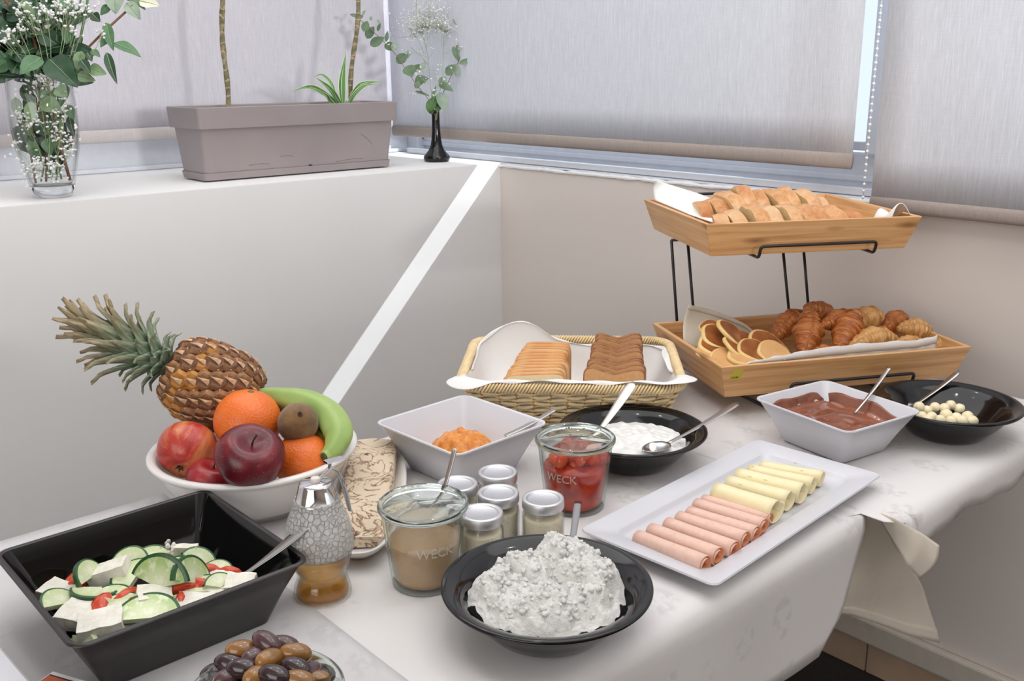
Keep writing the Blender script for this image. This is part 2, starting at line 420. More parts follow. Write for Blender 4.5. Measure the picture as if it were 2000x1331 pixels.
# cream corner of an under-cloth fanning out below the edge
bot = [(1490, 1170, -.603), (1610, 1196, -.600), (1665, 1203, -.592), (1722, 1222, -.583), (1778, 1243, -.578), (1822, 1253, -.580)]
B_ = [atX(*p) for p in bot]
A_ = [Vector((-.603, 1.00, -.012)), Vector((-.602, 1.08, -.012)), Vector((-.600, 1.13, -.010)), Vector((-.594, 1.155, -.008)), Vector((-.588, 1.168, -.006)), Vector((-.582, 1.178, -.004))]
def lerp_list(L, u):
    x = u*(len(L)-1); i = min(int(x), len(L)-2); return L[i].lerp(L[i+1], x-i)
def fan(u, v):
    p = lerp_list(A_, u).lerp(lerp_list(B_, u), v)
    bulge = math.sin(PI*v**1.7)*(.030*u**3)
    q = p+Vector((.006*math.sin(u*7)*v+.004*math.sin(v*9+u*5)*v, bulge+.003*math.sin(v*14)*sm(.8, 1, u), 0))
    return q
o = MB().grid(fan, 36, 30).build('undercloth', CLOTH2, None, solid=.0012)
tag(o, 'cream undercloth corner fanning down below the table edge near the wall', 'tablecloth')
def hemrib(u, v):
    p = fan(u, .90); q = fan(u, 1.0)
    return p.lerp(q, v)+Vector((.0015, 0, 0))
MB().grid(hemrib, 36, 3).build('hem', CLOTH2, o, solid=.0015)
# small folded corner flap
fl_top = [atX(1712, 1000, -.578), atX(1745, 1012, -.548), atX(1800, 1042, -.524), atX(1834, 1066, -.516)]
fl_bot = [atX(1724, 1020, -.572), atX(1748, 1062, -.550), atX(1772, 1105, -.530), atX(1795, 1131, -.520)]
def flap(u, v):
    p = lerp_list(fl_top, u).lerp(lerp_list(fl_bot, u), v)
    return p+Vector((.008*math.sin(PI*v)*u, 0, 0))
o = MB().grid(flap, 20, 10).build('cloth_flap', CLOTH2, None, solid=.0014)
tag(o, 'small cream cloth flap folded out at the corner of the middle tablecloth', 'tablecloth')
# ------------------------------------------------------------------ tableware materials
BLACK = Mat('black_melamine').color((.006, .0055, .006)).set(Roughness=.10, Specular_IOR_Level=.5).m
BLACK_MATT = Mat('black_melamine_satin').color((.016, .013, .012)).set(Roughness=.32, Specular_IOR_Level=.6).m
BLACK_IN = Mat('black_melamine_gloss').color((.003, .0025, .003)).set(Roughness=.07, Specular_IOR_Level=.4).m
WHITE = Mat('white_melamine').color(s2l(212, 212, 218)).set(Roughness=.25).m
WHITE2 = Mat('white_porcelain').color(s2l(226, 223, 220)).set(Roughness=.18, Coat_Weight=.3).m
STEEL = Mat('steel').color((.50, .49, .48)).set(Metallic=1., Roughness=.2).m
STEEL_B = Mat('brushed_steel').color((.55, .53, .50)).set(Metallic=1., Roughness=.3).m
CHROME = Mat('chrome').color((.72, .71, .72)).set(Metallic=1., Roughness=.07).m
LID = Mat('lid_silver').color((.66, .66, .68)).set(Metallic=.9, Roughness=.42).m
WIRE = Mat('black_wire').color((.012, .010, .010)).set(Roughness=.35).m
# ------------------------------------------------------------------ spoons
def spoon(label, A, R, end, w=.0065, wn_=.0032, mat=STEEL, bl=.05, bw=.017, bowl=True, tipdir=None, round_end=False, name='spoon', cat='spoon', bowl_drop=.3, flat_end=False):
    d = (R-A).normalized()
    best = None
    for k in range(0, 400):                              # walk out to where the handle ends
        q = A+d*(k*.001); e = abs(pj(q)[1]-end[1])+.3*abs(pj(q)[0]-end[0])
        if best is None or e < best[0]: best = (e, q)
    E_ = best[1]; L = (E_-A).length
    nrm = (Vector((0, 0, 1))-d*d.z).normalized(); side = d.cross(nrm)
    mb = MB(); rings = []; N = 22
    for i in range(N+1):
        u = i/N; c = A.lerp(E_, u)+nrm*(.004*math.sin(PI*u)*-.6)
        ww = wn_+(w-wn_)*sm(.15, .95, u)
        if round_end and u > .93: ww *= math.sqrt(max(.03, 1-((u-.93)/.07)**2))
        th = .0011
        rings.append([c+side*(ww*math.cos(a))+nrm*(th*(1.0 if math.sin(a) > 0 else -1)*abs(math.sin(a))**.6) for a in [2*PI*k/12 for k in range(12)]])
    mb.loft(rings)
    root = mb.build(name, mat); tag(root, label, cat)
    if bowl:
        td = (Vector(tipdir) if tipdir is not None else Vector((-d.x, -d.y, -d.z*bowl_drop))).normalized()
        up = (Vector((0, 0, 1))-td*td.z).normalized(); sd = td.cross(up); b = MB()
        def fn(u, v):
            a = 2*PI*u; r = v
            x = bl*(.5+.5*r*math.cos(a)); ysc = bw*r*math.sin(a)*(1-.25*(x/bl-.5))
            return A+td*x+sd*ysc+up*(-.007*(1-r*r)+.001)
        b.grid(fn, 20, 6); b.build('spoon_bowl', mat, root, solid=.001)
    return root
# ------------------------------------------------------------------ black round bowls
def black_bowl(label, X, Y):
    t = thing('serving_bowl', label, 'bowl', (X, Y, 0), 0)
    prof = [(0, .0065), (.040, .0075), (.058, .013), (.075, .027), (.088, .044), (.0935, .0515), (.099, .0545), (.106, .0575), (.1105, .0585), (.1125, .0575), (.1128, .0555),
            (.110, .0525), (.103, .0495), (.095, .0455), (.080, .026), (.064, .009), (.054, .002), (.050, 0), (.046, .0015), (0, .002)]
    MB().lathe(prof, 96).build('bowl', BLACK, t)
    return t
def polar_food(name, label, cat, mat, X, Y, R, zf, n=(90, 40), kind='stuff', rz=0, parent=None, edge=None, rf=None):
    mb = MB(); vs = []; fs = []
    nu, nr = n
    vs.append(Vector((0, 0, zf(0, 0))))
    for j in range(1, nr+1):
        for i in range(nu):
            a = 2*PI*i/nu; r = R*j/nr*(rf(a) if rf else 1); x = r*math.cos(a); y = r*math.sin(a); vs.append(Vector((x, y, zf(x, y))))
    for i in range(nu): fs.append((0, 1+i, 1+(i+1) % nu))
    for j in range(nr-1):
        for i in range(nu):
            a = 1+j*nu+i; b = 1+j*nu+(i+1) % nu; fs.append((a, a+nu, b+nu, b))
    mb.add(vs, fs)
    o = mb.build(name, mat, parent, (X, Y, 0) if parent is None else None, (0, 0, rz))
    tag(o, label, cat, kind=kind); return o
CHEESE = Mat('cottage_cheese').color(s2l(247, 245, 240)).set(Roughness=.6, Subsurface_Weight=.25, Subsurface_Radius=(.01, .009, .006), Subsurface_Scale=.4)
CHEESE.bump(CHEESE.noise(260, detail=6, rough=.7), .9, .0042); CHEESE = CHEESE.m
YOG = Mat('yogurt').color(s2l(240, 239, 236)).set(Roughness=.3, Subsurface_Weight=.2, Subsurface_Radius=(.01, .009, .008), Subsurface_Scale=.3).m
black_bowl('black round bowl of crumbly white cottage cheese, nearest the camera', -.669, .638)
def hill(x, y, cx, cy, r, h): return h*math.exp(-((x-cx)**2+(y-cy)**2)/(r*r))
# heap axes: image right ~ (+.66,+.75), image back ~ (-.75,+.66)
def w2(r_, b_): return (.66*r_-.75*b_, .75*r_+.66*b_)
HL = [(*w2(.02, .035), .024, .040), (*w2(-.03, .02), .028, .026), (*w2(.05, .005), .03, .024), (*w2(-.055, -.01), .026, .016), (*w2(.0, -.03), .035, .016), (*w2(.045, -.035), .03, .012), (*w2(-.02, -.055), .03, .008), (*w2(.008, .052), .013, .018), (*w2(.05, .042), .016, .016), (*w2(.072, .0), .015, .014)]
def bil(x, y, f, o): return 1-abs(noise.noise(Vector((x*f, y*f, o))))*2.2
def cheese_z(x, y):
    r = math.hypot(x, y)
    wx = x+.006*noise.noise(Vector((x*60, y*60, 11))); wy = y+.006*noise.noise(Vector((x*60, y*60, 17)))
    h = .012+sum(hill(wx, wy, *q) for q in HL)
    h = h*sm(.098, .066, r)
    k = sm(.085, .07, r)
    c = noise.voronoi(Vector((wx*44, wy*44, h*30)))[0]; lump = 1-min(1, c[0]*1.25)**2
    c2 = noise.voronoi(Vector((wx*120, wy*120, h*60+3)))[0]; lump2 = 1-min(1, c2[0]*1.3)**2
    return .030+.11*max(0, r-.02)+h*.95+.010*sm(.078, .03, r)+(.0150*(lump-.5)+.0052*(lump2-.5)+.0022*noise.noise(Vector((x*330, y*330, 2.))))*(.35+.65*k)
CH = polar_food('cottage_cheese', 'heap of crumbly white cottage cheese in the black bowl', 'cheese', CHEESE, -.669, .638, .0835, cheese_z, (300, 120), rf=lambda a: 1+.02*math.sin(5*a+1)+.02*math.sin(11*a)+.015*math.sin(23*a)-.20*sm(.2, 1, math.cos(a-2.42)))
mb = MB(); rr = random.Random(3)
for k in range(520):
    a = rr.uniform(0, 2*PI); r = .071*math.sqrt(rr.random()); x = r*math.cos(a); y = r*math.sin(a)
    s = rr.choice((.0012, .0016, .002, .0026, .0034)); o_ = Vector((k*3.7, k*1.3, 0))
    mb.ball((x, y, cheese_z(x, y)-s*.15), s, 8, (1.2, rr.uniform(.8, 1.3), rr.uniform(.6, .9)), fn=lambda v: 1+.6*noise.noise(v*2.2+o_))
tag(mb.build('curd', CHEESE, CH), kind='stuff')
spoon('steel spoon with a flat handle standing in the cottage cheese', at(1107, 1126, .058), at(1119, 1046, .0615), (1127, 980), w=.0046, wn_=.0030, bowl=False)
black_bowl('black round bowl of white yogurt in front of the bread basket', -.916, 1.053)
def yog_z(x, y):
    r = math.hypot(x, y); v = noise.noise(Vector((x*38, y*38, 4))); v2 = noise.noise(Vector((x*90, y*90, 9)))
    return .036+.006*v+.0028*v2+.006*sm(.09, .02, r)
polar_food('yogurt', 'thick white yogurt filling the black bowl by the basket', 'yogurt', YOG, -.916, 1.053, .0825, yog_z, (160, 60))
spoon('steel spoon lying in the yogurt with its handle over the bowl rim', at(1305, 866, .045), at(1374, 826, .0605), (1444, 787), w=.0075, wn_=.0035, round_end=True, bowl_drop=.1)
black_bowl('black round bowl of butter balls at the far right end of the table', -.649, 1.524)
BUTTER = simple('butter', s2l(250, 236, 200), .4, .05, 60, Subsurface_Weight=.2, Subsurface_Radius=(.01, .008, .004), Subsurface_Scale=.3)
bb_ = [(1795, 796), (1810, 803), (1826, 796), (1845, 798), (1857, 792), (1874, 800), (1848, 811), (1820, 815), (1800, 814), (1868, 817), (1890, 814), (1836, 821), (1858, 823), (1880, 823), (1900, 823), (1812, 823)]
q = None
bo = []
for k, (px, py) in enumerate(bb_):
    z = .028 if py < 800 else (.022 if py < 816 else .0185)
    p = at(px, py, z)
    if q is None: q = MB().ball((0, 0, 0), .0095, 14, fn=lambda v: 1+.05*noise.noise(v*2)).build('butter_ball', BUTTER); b = q
    else: b = q.copy(); COL.objects.link(b)
    b.location = p; b.rotation_euler = (rnd.random()*6, rnd.random()*6, 0); s = rnd.uniform(.92, 1.08); b.scale = (s, s, s)
    tag(b, 'small pale yellow butter ball in the heap in the far black bowl', 'butter', 'butter balls in the black bowl')
spoon('steel spoon resting in the butter bowl with its handle over the far rim', at(1788, 790, .030), at(1842, 749, .0605), (1873, 725), w=.0060, wn_=.0038, round_end=True, bowl_drop=.1)
# ------------------------------------------------------------------ square bowls
def square_bowl(name, label, X, Y, rz, L, W, h, inset, mat, rc=.022, lip=.004, th=.004, inner=None):
    t = thing(name, label, 'bowl', (X, Y, 0), rz)
    rings = []
    def R_(f, z, e): return rrect(L/2-inset*(1-f)+e, W/2-inset*(1-f)+e, max(.004, rc*(.75+.25*f)+e), z, 7)
    for f, z, e in [(0, 0, -.012), (0, .0005, -.004), (.03, .004, 0), (.5, h*.52, -.0015), (.93, h*.935, -.0005), (.95, h*.945, lip*.4), (1, h*.97, lip*.5), (1, h*.995, lip*.2), (1, h, -.0012), (.98, h*.985, -.0035), (.5, h*.52, -.0015-th), (.08, .010, -th), (.0, .0062, -.012)]:
        rings.append(R_(f, z, e))
    mb = MB(); k_ = 9
    mb.loft(rings[:k_+1], True, False).loft(rings[k_:], False, True, m=1)
    mb.build('bowl', [mat, inner or mat], t, auto=50)
    return t
SAL = square_bowl('salad_bowl', 'deep black square salad bowl with feta and cucumber', -.972, .334, .010, .250, .246, .080, .034, BLACK_MATT, rc=.016, inner=BLACK_IN)
square_bowl('square_bowl', 'white square bowl holding orange jam, left of the yogurt', -1.075, .848, .047, .190, .184, .076, .034, WHITE, rc=.016, lip=.0015)
square_bowl('square_bowl', 'white square bowl holding chocolate spread, in front of the bamboo tray', -.745, 1.342, -.168, .190, .172, .071, .034, WHITE, rc=.016, lip=.0015)
def square_food(name, label, cat, mat, X, Y, rz, hx, hy, zf, n=70, kind='stuff'):
    def fn(u, v):
        x = (u*2-1); y = (v*2-1)
        k = 1-.14*(x*x*y*y)
        x *= hx*k; y *= hy*k
        return Vector((x, y, zf(x, y)))
    o = MB().grid(fn, n, n).build(name, mat, None, (X, Y, 0), (0, 0, rz)); tag(o, label, cat, kind=kind); return o
JAM = Mat('orange_jam'); JAM.color(JAM.ramp(JAM.noise(70), [(.3, s2l(190, 100, 26)), (.5, s2l(220, 138, 46)), (.75, s2l(238, 172, 84))])).set(Roughness=.08, Subsurface_Weight=.3, Subsurface_Radius=(.02, .008, .002), Subsurface_Scale=.3)
JAM.bump(JAM.noise(150), .5, .003); JAM = JAM.m
def jam_z(x, y):
    c = (-.006, .004); r = math.hypot(x-c[0], y-c[1])
    v = noise.noise(Vector((x*55, y*55, 3.1))); v2 = noise.noise(Vector((x*120, y*120, 1)))
    return .010+.046*sm(.078, .016, r)+(.007*v+.0032*v2)*sm(.075, .03, r)
square_food('jam', 'glossy lumpy orange jam heaped in the white square bowl', 'jam', JAM, -1.075, .848, .047, .064, .061, jam_z)
spoon('flat steel knife resting across the corner of the jam bowl', at(985, 852, .052), at(1058, 813, .079), (1085, 800), w=.0075, wn_=.0058, mat=STEEL_B, bowl=False, name='knife', cat='knife')
CHOC = Mat('chocolate'); CHOC.color(CHOC.ramp(CHOC.noise(25), [(.3, s2l(118, 66, 46)), (.7, s2l(150, 90, 66))])).set(Roughness=.16, Coat_Weight=.2); CHOC = CHOC.m
def choc_z(x, y):
    r = math.hypot(x-.01, y-.005); a = math.atan2(y, x)
    e = max(abs(x)/.074, abs(y)/.066)
    sw = .0022*math.sin(r*260+a*2+2*noise.noise(Vector((x*30, y*30, 0))))*sm(.07, .02, r)
    return .0425+sw+.003*noise.noise(Vector((x*40, y*40, 5)))+.004*sm(.88, 1.0, e)
square_food('chocolate_spread', 'swirled glossy chocolate spread in the white square bowl', 'spread', CHOC, -.745, 1.342, -.168, .0795, .0705, choc_z, 90)
# smear of chocolate on the two far walls of its bowl
ct = Matrix.Translation((-.745, 1.342, 0)) @ Matrix.Rotation(-.168, 4, 'Z')
def smear_w(u, v):                                      # on the -x wall
    y = -.066+.128*u; zz = .040+(.021*(.55+.45*math.sin(u*PI))*(1-.55*sm(.42, .5, abs(u-.5)))+.003*math.sin(u*9))*v
    x = -(.0955-.034*(1-zz/.071))+.0058+.0006*math.sin(u*20)
    return ct @ Vector((x, y, zz))
def smear_n(u, v):                                      # on the +y wall
    x = -.076+.15*u; zz = .040+(.022*(.5+.5*math.sin(u*PI*.9+.3))+.002*math.sin(u*13))*v
    y = (.0865-.034*(1-zz/.071))-.0058
    return ct @ Vector((x, y, zz))
o = MB().grid(smear_w, 40, 6).grid(smear_n, 40, 6).build('chocolate_smear', CHOC, None, solid=.0012); tag(o, 'chocolate smeared up the inner walls of the white square bowl', 'spread', kind='stuff')
spoon('steel teaspoon standing in the chocolate spread', at(1668, 808, .045), at(1697, 770, .0745), (1736, 718), w=.0048, wn_=.0028, bowl=False)
spoon('broad steel spoon leaning on the rim of the black salad bowl', at(455, 1138, .052), at(551, 1063, .0845), (606, 1020), w=.0115, wn_=.0042, round_end=True, bowl=False)
# ------------------------------------------------------------------ platter with ham and cheese
PX, PY, PA, PL, PW, PH = -.697, 1.024, .069, .203, .430, .022
t = thing('platter', 'rectangular white platter with rolled ham and cheese slices', 'platter', (PX, PY, 0), PA)
rg = [rrect(PL/2-.045, PW/2-.045, .01, .0, 6), rrect(PL/2-.040, PW/2-.040, .012, .001, 6), rrect(PL/2-.03, PW/2-.03, .013, .008, 6), rrect(PL/2-.002, PW/2-.002, .011, PH-.004, 6), rrect(PL/2, PW/2, .011, PH-.002, 6),
      rrect(PL/2-.001, PW/2-.001, .011, PH, 6), rrect(PL/2-.030, PW/2-.030, .013, PH-.004, 6), rrect(PL/2-.0325, PW/2-.0325, .014, PH-.006, 6), rrect(PL/2-.0350, PW/2-.0350, .016, PH-.0105, 6), rrect(PL/2-.0385, PW/2-.0385, .016, PH-.0130, 6), rrect(PL/2-.05, PW/2-.05, .01, PH-.0135, 6)]
MB().loft(rg).build('plate', WHITE, t, auto=40)
HAM = Mat('ham'); HAM.color(HAM.ramp(HAM.noise(160, detail=3), [(.2, s2l(206, 160, 140)), (.35, s2l(226, 186, 170)), (.7, s2l(232, 194, 178))])).set(Roughness=.5, Subsurface_Weight=.2, Subsurface_Radius=(.01, .005, .004), Subsurface_Scale=.3); HAM = HAM.m
HAM_E = simple('ham_inside', s2l(232, 150, 104), .45, .06, 80)
CHS = simple('yellow_cheese', s2l(240, 226, 184), .45, .03, 40, Subsurface_Weight=.2, Subsurface_Radius=(.01, .008, .004), Subsurface_Scale=.3)
HOLE = simple('cheese_hole', s2l(214, 196, 130), .5, .04)
def roll(p0, p1, r0, r1, mat, turns=1.75, n=44, flat=1., gap=.0018):
    # spiral sheet rolled about the axis p0 -> p1
    ax = (p1-p0); L = ax.length; d = ax.normalized(); sd = d.cross(Vector((0, 0, 1))).normalized(); up = sd.cross(d)
    def fn(u, v):
        a = -turns*2*PI*u+PI*1.15
        k = 1-.42*(1-u)
        r = (r0+(r1-r0)*v)*k*(1+.02*math.sin(v*7+u*3))
        vv = L*(v+.012*math.sin(a*1.3))
        return p0+d*vv+sd*(r*math.cos(a))+up*(r*math.sin(a)*flat)
    return MB().grid(fn, n, 8)
ham = [((1246, 1050), (1379, 1103), .0113), ((1272, 1036), (1404, 1087), .0115), ((1304, 1024), (1436, 1074), .0110), ((1326, 1012), (1457, 1055), .0112), ((1346, 1002), (1478, 1044), .0110), ((1360, 986), (1493, 1029), .0108), ((1374, 977), (1504, 1016), .0096)]
rank = ['first', 'second', 'third', 'fourth', 'fifth', 'sixth', 'seventh', 'eighth', 'ninth', 'tenth', 'eleventh', 'twelfth']
zp = PH-.0125
for k, (a, b, r) in enumerate(ham):
    p0 = at(a[0], a[1], zp+r*.9); p1 = at(b[0], b[1], zp+r*1.0)
    o = roll(p0, p1, r*.95, r*1.08, HAM).build('ham_roll', [HAM, HAM_E], None, solid=.0011, offset=-1)
    o.modifiers['solid'].material_offset_rim = 1; o.modifiers['solid'].material_offset = 1
    tag(o, f'rolled slice of pink ham, {rank[k]} from the near end of the white platter' if k else 'rolled slice of pink ham nearest the near end of the white platter', 'ham', 'ham rolls on the platter')
chs = [((1398, 960), (1516, 998), .0185), ((1422, 944), (1542, 977), .0165), ((1440, 930), (1568, 962), .0172), ((1462, 920), (1588, 947), .0145), ((1484, 912), (1606, 934), .0135)]
for k, (a, b, r) in enumerate(chs):
    p0 = at(a[0], a[1], zp+r*.9); p1 = at(b[0], b[1], zp+r*1.0)
    o = roll(p0, p1, r, r*1.1, CHS, turns=1.12).build('cheese_roll', CHS, None, solid=.0016, offset=-1)
    tag(o, 'rolled yellow cheese slice lying beside the ham on the white platter' if k == 0 else f'rolled yellow cheese slice, {rank[k]} one counted from the ham', 'cheese', 'cheese rolls on the platter')
    hm = MB()
    d = (p1-p0).normalized(); sd = d.cross(Vector((0, 0, 1))).normalized(); up = sd.cross(d)
    for u, ang in [((.38, 1.3),), ((.34, 1.2), (.58, 1.35)), ((.2, 1.5),), ((.8, 1.4),), ((.55, 1.3),)][k]:
        c = p0.lerp(p1, u); nn = sd*math.cos(ang+.5)+up*math.sin(ang+.5)
        c = c+nn*(r*(1+.1*u)*1.01)
        hm.ball(c, .0022, 10, (1.35, 1, .25), rot_to(nn))
    hm.build('hole', HOLE, o)
# ------------------------------------------------------------------ glass jars
JAR_GLASS = thin_glass('jar_glass', (.985, .995, .988), (.66, .76, .70))
RIM_GLASS = Mat('thick_glass').color((.90, .97, .93)).set(Transmission_Weight=1., Roughness=.01, IOR=1.48).m
CLEAR = thin_glass('clear_glass', (.985, .99, .985), (.62, .66, .66))
def text_mesh(txt, size, depth, bend_r=None, z0=0, ang0=0):
    cu = bpy.data.curves.new('lettering', 'FONT'); cu.body = txt; cu.size = size; cu.extrude = depth; cu.align_x = 'CENTER'; cu.align_y = 'CENTER'; cu.resolution_u = 2
    ob = bpy.data.objects.new('lettering', cu); COL.objects.link(ob)
    dg = bpy.context.evaluated_depsgraph_get(); me = bpy.data.meshes.new_from_object(ob.evaluated_get(dg))
    bpy.data.objects.remove(ob)
    mb = MB(); vs = []
    for v in me.vertices:
        x, y, zz = v.co
        if bend_r is None: vs.append((x, y, zz))
        else:
            a = ang0+x/bend_r; rr_ = bend_r+zz; vs.append((rr_*math.cos(a), rr_*math.sin(a), z0+y))
    mb.add(vs, [tuple(p.vertices) for p in me.polygons]); bpy.data.meshes.remove(me)
    return mb
def big_jar(label, X, Y, r, letter_ang):
    t = thing('glass_jar', label, 'jar', (X, Y, 0))
    k = r/.0535
    prof = [(0, .004), (.030, .0045), (.0365, .008), (.0385, .016), (.0425, .05), (.0465, .088), (.0475, .0945), (.0475, .099), (.0490, .1025), (.0520, .1030), (.0535, .1005), (.0535, .0975), (.0520, .0955), (.0505, .0945), (.0498, .090), (.0455, .05), (.0412, .012), (.040, .004), (.0375, .0006), (.033, 0), (0, .0012)]
    MB().lathe([(a*k, b) for a, b in prof], 72).build('jar_body', JAR_GLASS, t)
    MB().lathe([(0, .0002), (.034*k, .0002), (.0385*k, .0012), (.0400*k, .0035), (.0385*k, .0044), (0, .0040)], 64).build('jar_base', RIM_GLASS, t)
    ring = MB().lathe([(.0478*k, .1005), (.049*k, .1035), (.0515*k, .1042), (.0538*k, .102), (.0542*k, .0985), (.0530*k, .0957), (.0505*k, .0952)], 72); ring.build('jar_rim', RIM_GLASS, t)
    lt = text_mesh('WECK', .0155, .0005, .0462*k, .058, letter_ang)
    lt.build('lettering', LETTER, t, smooth=False)
    return t
LETTER = thin_glass('raised_glass', (.95, .95, .93), (.6, .65, .6), refl=2., haze=.22, hcol=(.9, .86, .8))
ca = lambda X, Y: math.atan2(-Y, -X)                     # direction from a jar to the camera
TAH = Mat('tahini'); TAH.color(TAH.ramp(TAH.noise(30), [(.3, s2l(168, 134, 98)), (.7, s2l(186, 152, 116))])).set(Roughness=.3); TAH = TAH.m
TAHF = Mat('tahini_film'); TAHF.color(s2l(214, 190, 160)).set(Roughness=.4, Alpha=.42); TAHF = TAHF.m
JX, JY = -.841, .604
big_jar('open glass jar of beige tahini sauce behind the cottage cheese bowl', JX, JY, .0525, ca(JX, JY)+.28)
k = .0525/.0535
o = MB().lathe([(0, .0052), (.030*k, .0056), (.0362*k, .0088), (.0381*k, .0165), (.0420*k, .05), (.0427*k, .0565), (.0415*k, .0572), (0, .0572)], 64).build('tahini', TAH, None, loc=(JX, JY, 0)); tag(o, 'beige tahini sauce filling the lower half of the front glass jar', 'sauce', kind='stuff')
def film(u, v):
    a = 2*PI*u; top = .066+.012*math.sin(a*2+1)+.006*math.sin(a*5); z = .057+(top-.057)*v; r = (.0427+(.0475-.0427)*(z-.057)/.0375)*k-.0004
    return Vector((r*math.cos(a), r*math.sin(a), z))
o2 = MB().grid(film, 60, 6).build('sauce_film', TAHF, o); tag(o2, 'thin film of sauce left on the glass')
spoon('narrow steel spoon handle standing up out of the tahini jar', at(840, 1034, .052), at(867, 946, .1045), (880, 876), w=.0042, wn_=.0030, mat=STEEL_B, bowl=False)
RX, RY = -.868, .881
big_jar('open glass jar of red tomato preserve beside the small lidded jars', RX, RY, .0545, ca(RX, RY)-.42)
RED = Mat('tomato_preserve'); RED.color(RED.ramp(RED.noise(45, detail=3), [(.3, s2l(150, 22, 8)), (.55, s2l(196, 48, 18)), (.75, s2l(214, 82, 36))])).set(Roughness=.12, Subsurface_Weight=.15, Subsurface_Radius=(.02, .005, .002), Subsurface_Scale=.2); RED = RED.m
k = .0545/.0535
o = MB().lathe([(0, .0052), (.030*k, .0056), (.0362*k, .0088), (.0381*k, .0165), (.0420*k, .05), (.0430*k, .060), (.041*k, .064), (0, .066)], 64).build('tomato_preserve', RED, None, loc=(RX, RY, 0)); tag(o, 'dark red tomato preserve in the lower part of the tall jar', 'preserve', kind='stuff')
REDC = Mat('tomato_chunk'); REDC.color(REDC.ramp(REDC.noise(60), [(.3, s2l(206, 56, 26)), (.7, s2l(232, 112, 66))])).set(Roughness=.12, Subsurface_Weight=.2, Subsurface_Radius=(.02, .006, .003), Subsurface_Scale=.2); REDC = REDC.m
mb = MB(); rr = random.Random(11)
for i in range(34):
    a = rr.uniform(0, 2*PI); z = rr.uniform(.060, .084); r = math.sqrt(rr.random())*(.034 if z < .075 else .026)
    s = rr.uniform(.009, .015); o_ = Vector((i*5., 0, 0))
    q = Quaternion((rr.random(), rr.random(), rr.random(), rr.random()+.1)).normalized().to_matrix()
    mb.ball((r*math.cos(a)*k, r*math.sin(a)*k, z), s, 12, (1.2, .95, .55), q, fn=lambda v: 1+.35*noise.noise(v*2.4+o_)+.12*noise.noise(v*6+o_))
tag(mb.build('tomato_chunk', REDC, o), 'paler orange-red tomato chunks heaped on top', kind='stuff')
SEED = simple('dark_smear', (.05, .03, .025), .3, .4, 300)
mb = MB()
c_ = at(1113, 852, .088)-Vector((RX, RY, 0))
ra = math.atan2(.40*1.0+.02, -.9); 
for i in range(60):
    a = 2.35+rr.uniform(-.30, .30); z = .086+rr.uniform(-.011, .010); r = (.0458+(z-.086)*.1)*k-.0008
    mb.ball((r*math.cos(a), r*math.sin(a), z), rr.uniform(.0008, .002), 6)
tag(mb.build('dark_smear', SEED, o), 'dark speckled smear on the inside of the jar wall', kind='stuff')
spoon('steel spoon with a wide teardrop handle leaning in the red preserve jar', at(1140, 882, .076), at(1180, 826, .1050), (1224, 746), w=.0092, wn_=.0038, round_end=True, mat=STEEL_B, bowl=False)
# six small lidded jars
SAUCE = Mat('herb_cream'); SAUCE.color(SAUCE.mix(SAUCE.ramp(SAUCE.noise(40), [(.3, s2l(228, 216, 188)), (.7, s2l(238, 228, 206))]), s2l(120, 110, 70), SAUCE.ramp(SAUCE.noise(420, detail=1), [(.70, (0, 0, 0)), (.76, (1, 1, 1))]))).set(Roughness=.5); SAUCE = SAUCE.m
def small_jar(label, X, Y, first=[None]):
    if first[0] is not None: return dup(first[0], (X, Y, 0), label, 'small lidded jars')
    t = thing('small_jar', label, 'jar', (X, Y, 0), 0, 'small lidded jars')
    prof = [(0, .0025), (.022, .003), (.0248, .006), (.0252, .012), (.0252, .042), (.0244, .048), (.0225, .0515), (.0225, .056), (.0240, .056), (.0242, .0505), (.0262, .047), (.0268, .042), (.0268, .010), (.0262, .003), (.024, 0), (0, .0008)]
    MB().lathe(prof, 56).build('jar_body', CLEAR, t)
    MB().lathe([(0, .0032), (.0218, .0038), (.0245, .0066), (.0249, .012), (.0249, .0405), (.0238, .0445), (.0, .0455)], 48).build('cream', SAUCE, t)
    MB().lathe([(0, .0655), (.0185, .0655), (.0195, .0660), (.0200, .0668), (.0212, .0676), (.0238, .0680), (.0256, .0675), (.0265, .0660), (.0266, .0565), (.0260, .0548), (.0250, .0550), (.0250, .064), (0, .064)], 72).build('lid', LID, t, auto=60)
    first[0] = t; return t
for (X, Y), l in zip([(-.811, .767), (-.912, .779), (-.919, .716), (-.862, .737), (-.832, .684), (-.902, .666)],
        ['silver lidded jar of herb cream standing right beside the red preserve jar', 'silver lidded jar at the back of the cluster, before the white jam bowl', 'silver lidded jar behind the upright handle in the tahini jar', 'silver lidded jar in the middle of the small jar cluster', 'front silver lidded jar between the tahini jar and the cottage cheese bowl', 'silver lidded jar seen through the glass of the tahini jar']):
    small_jar(l, X, Y)
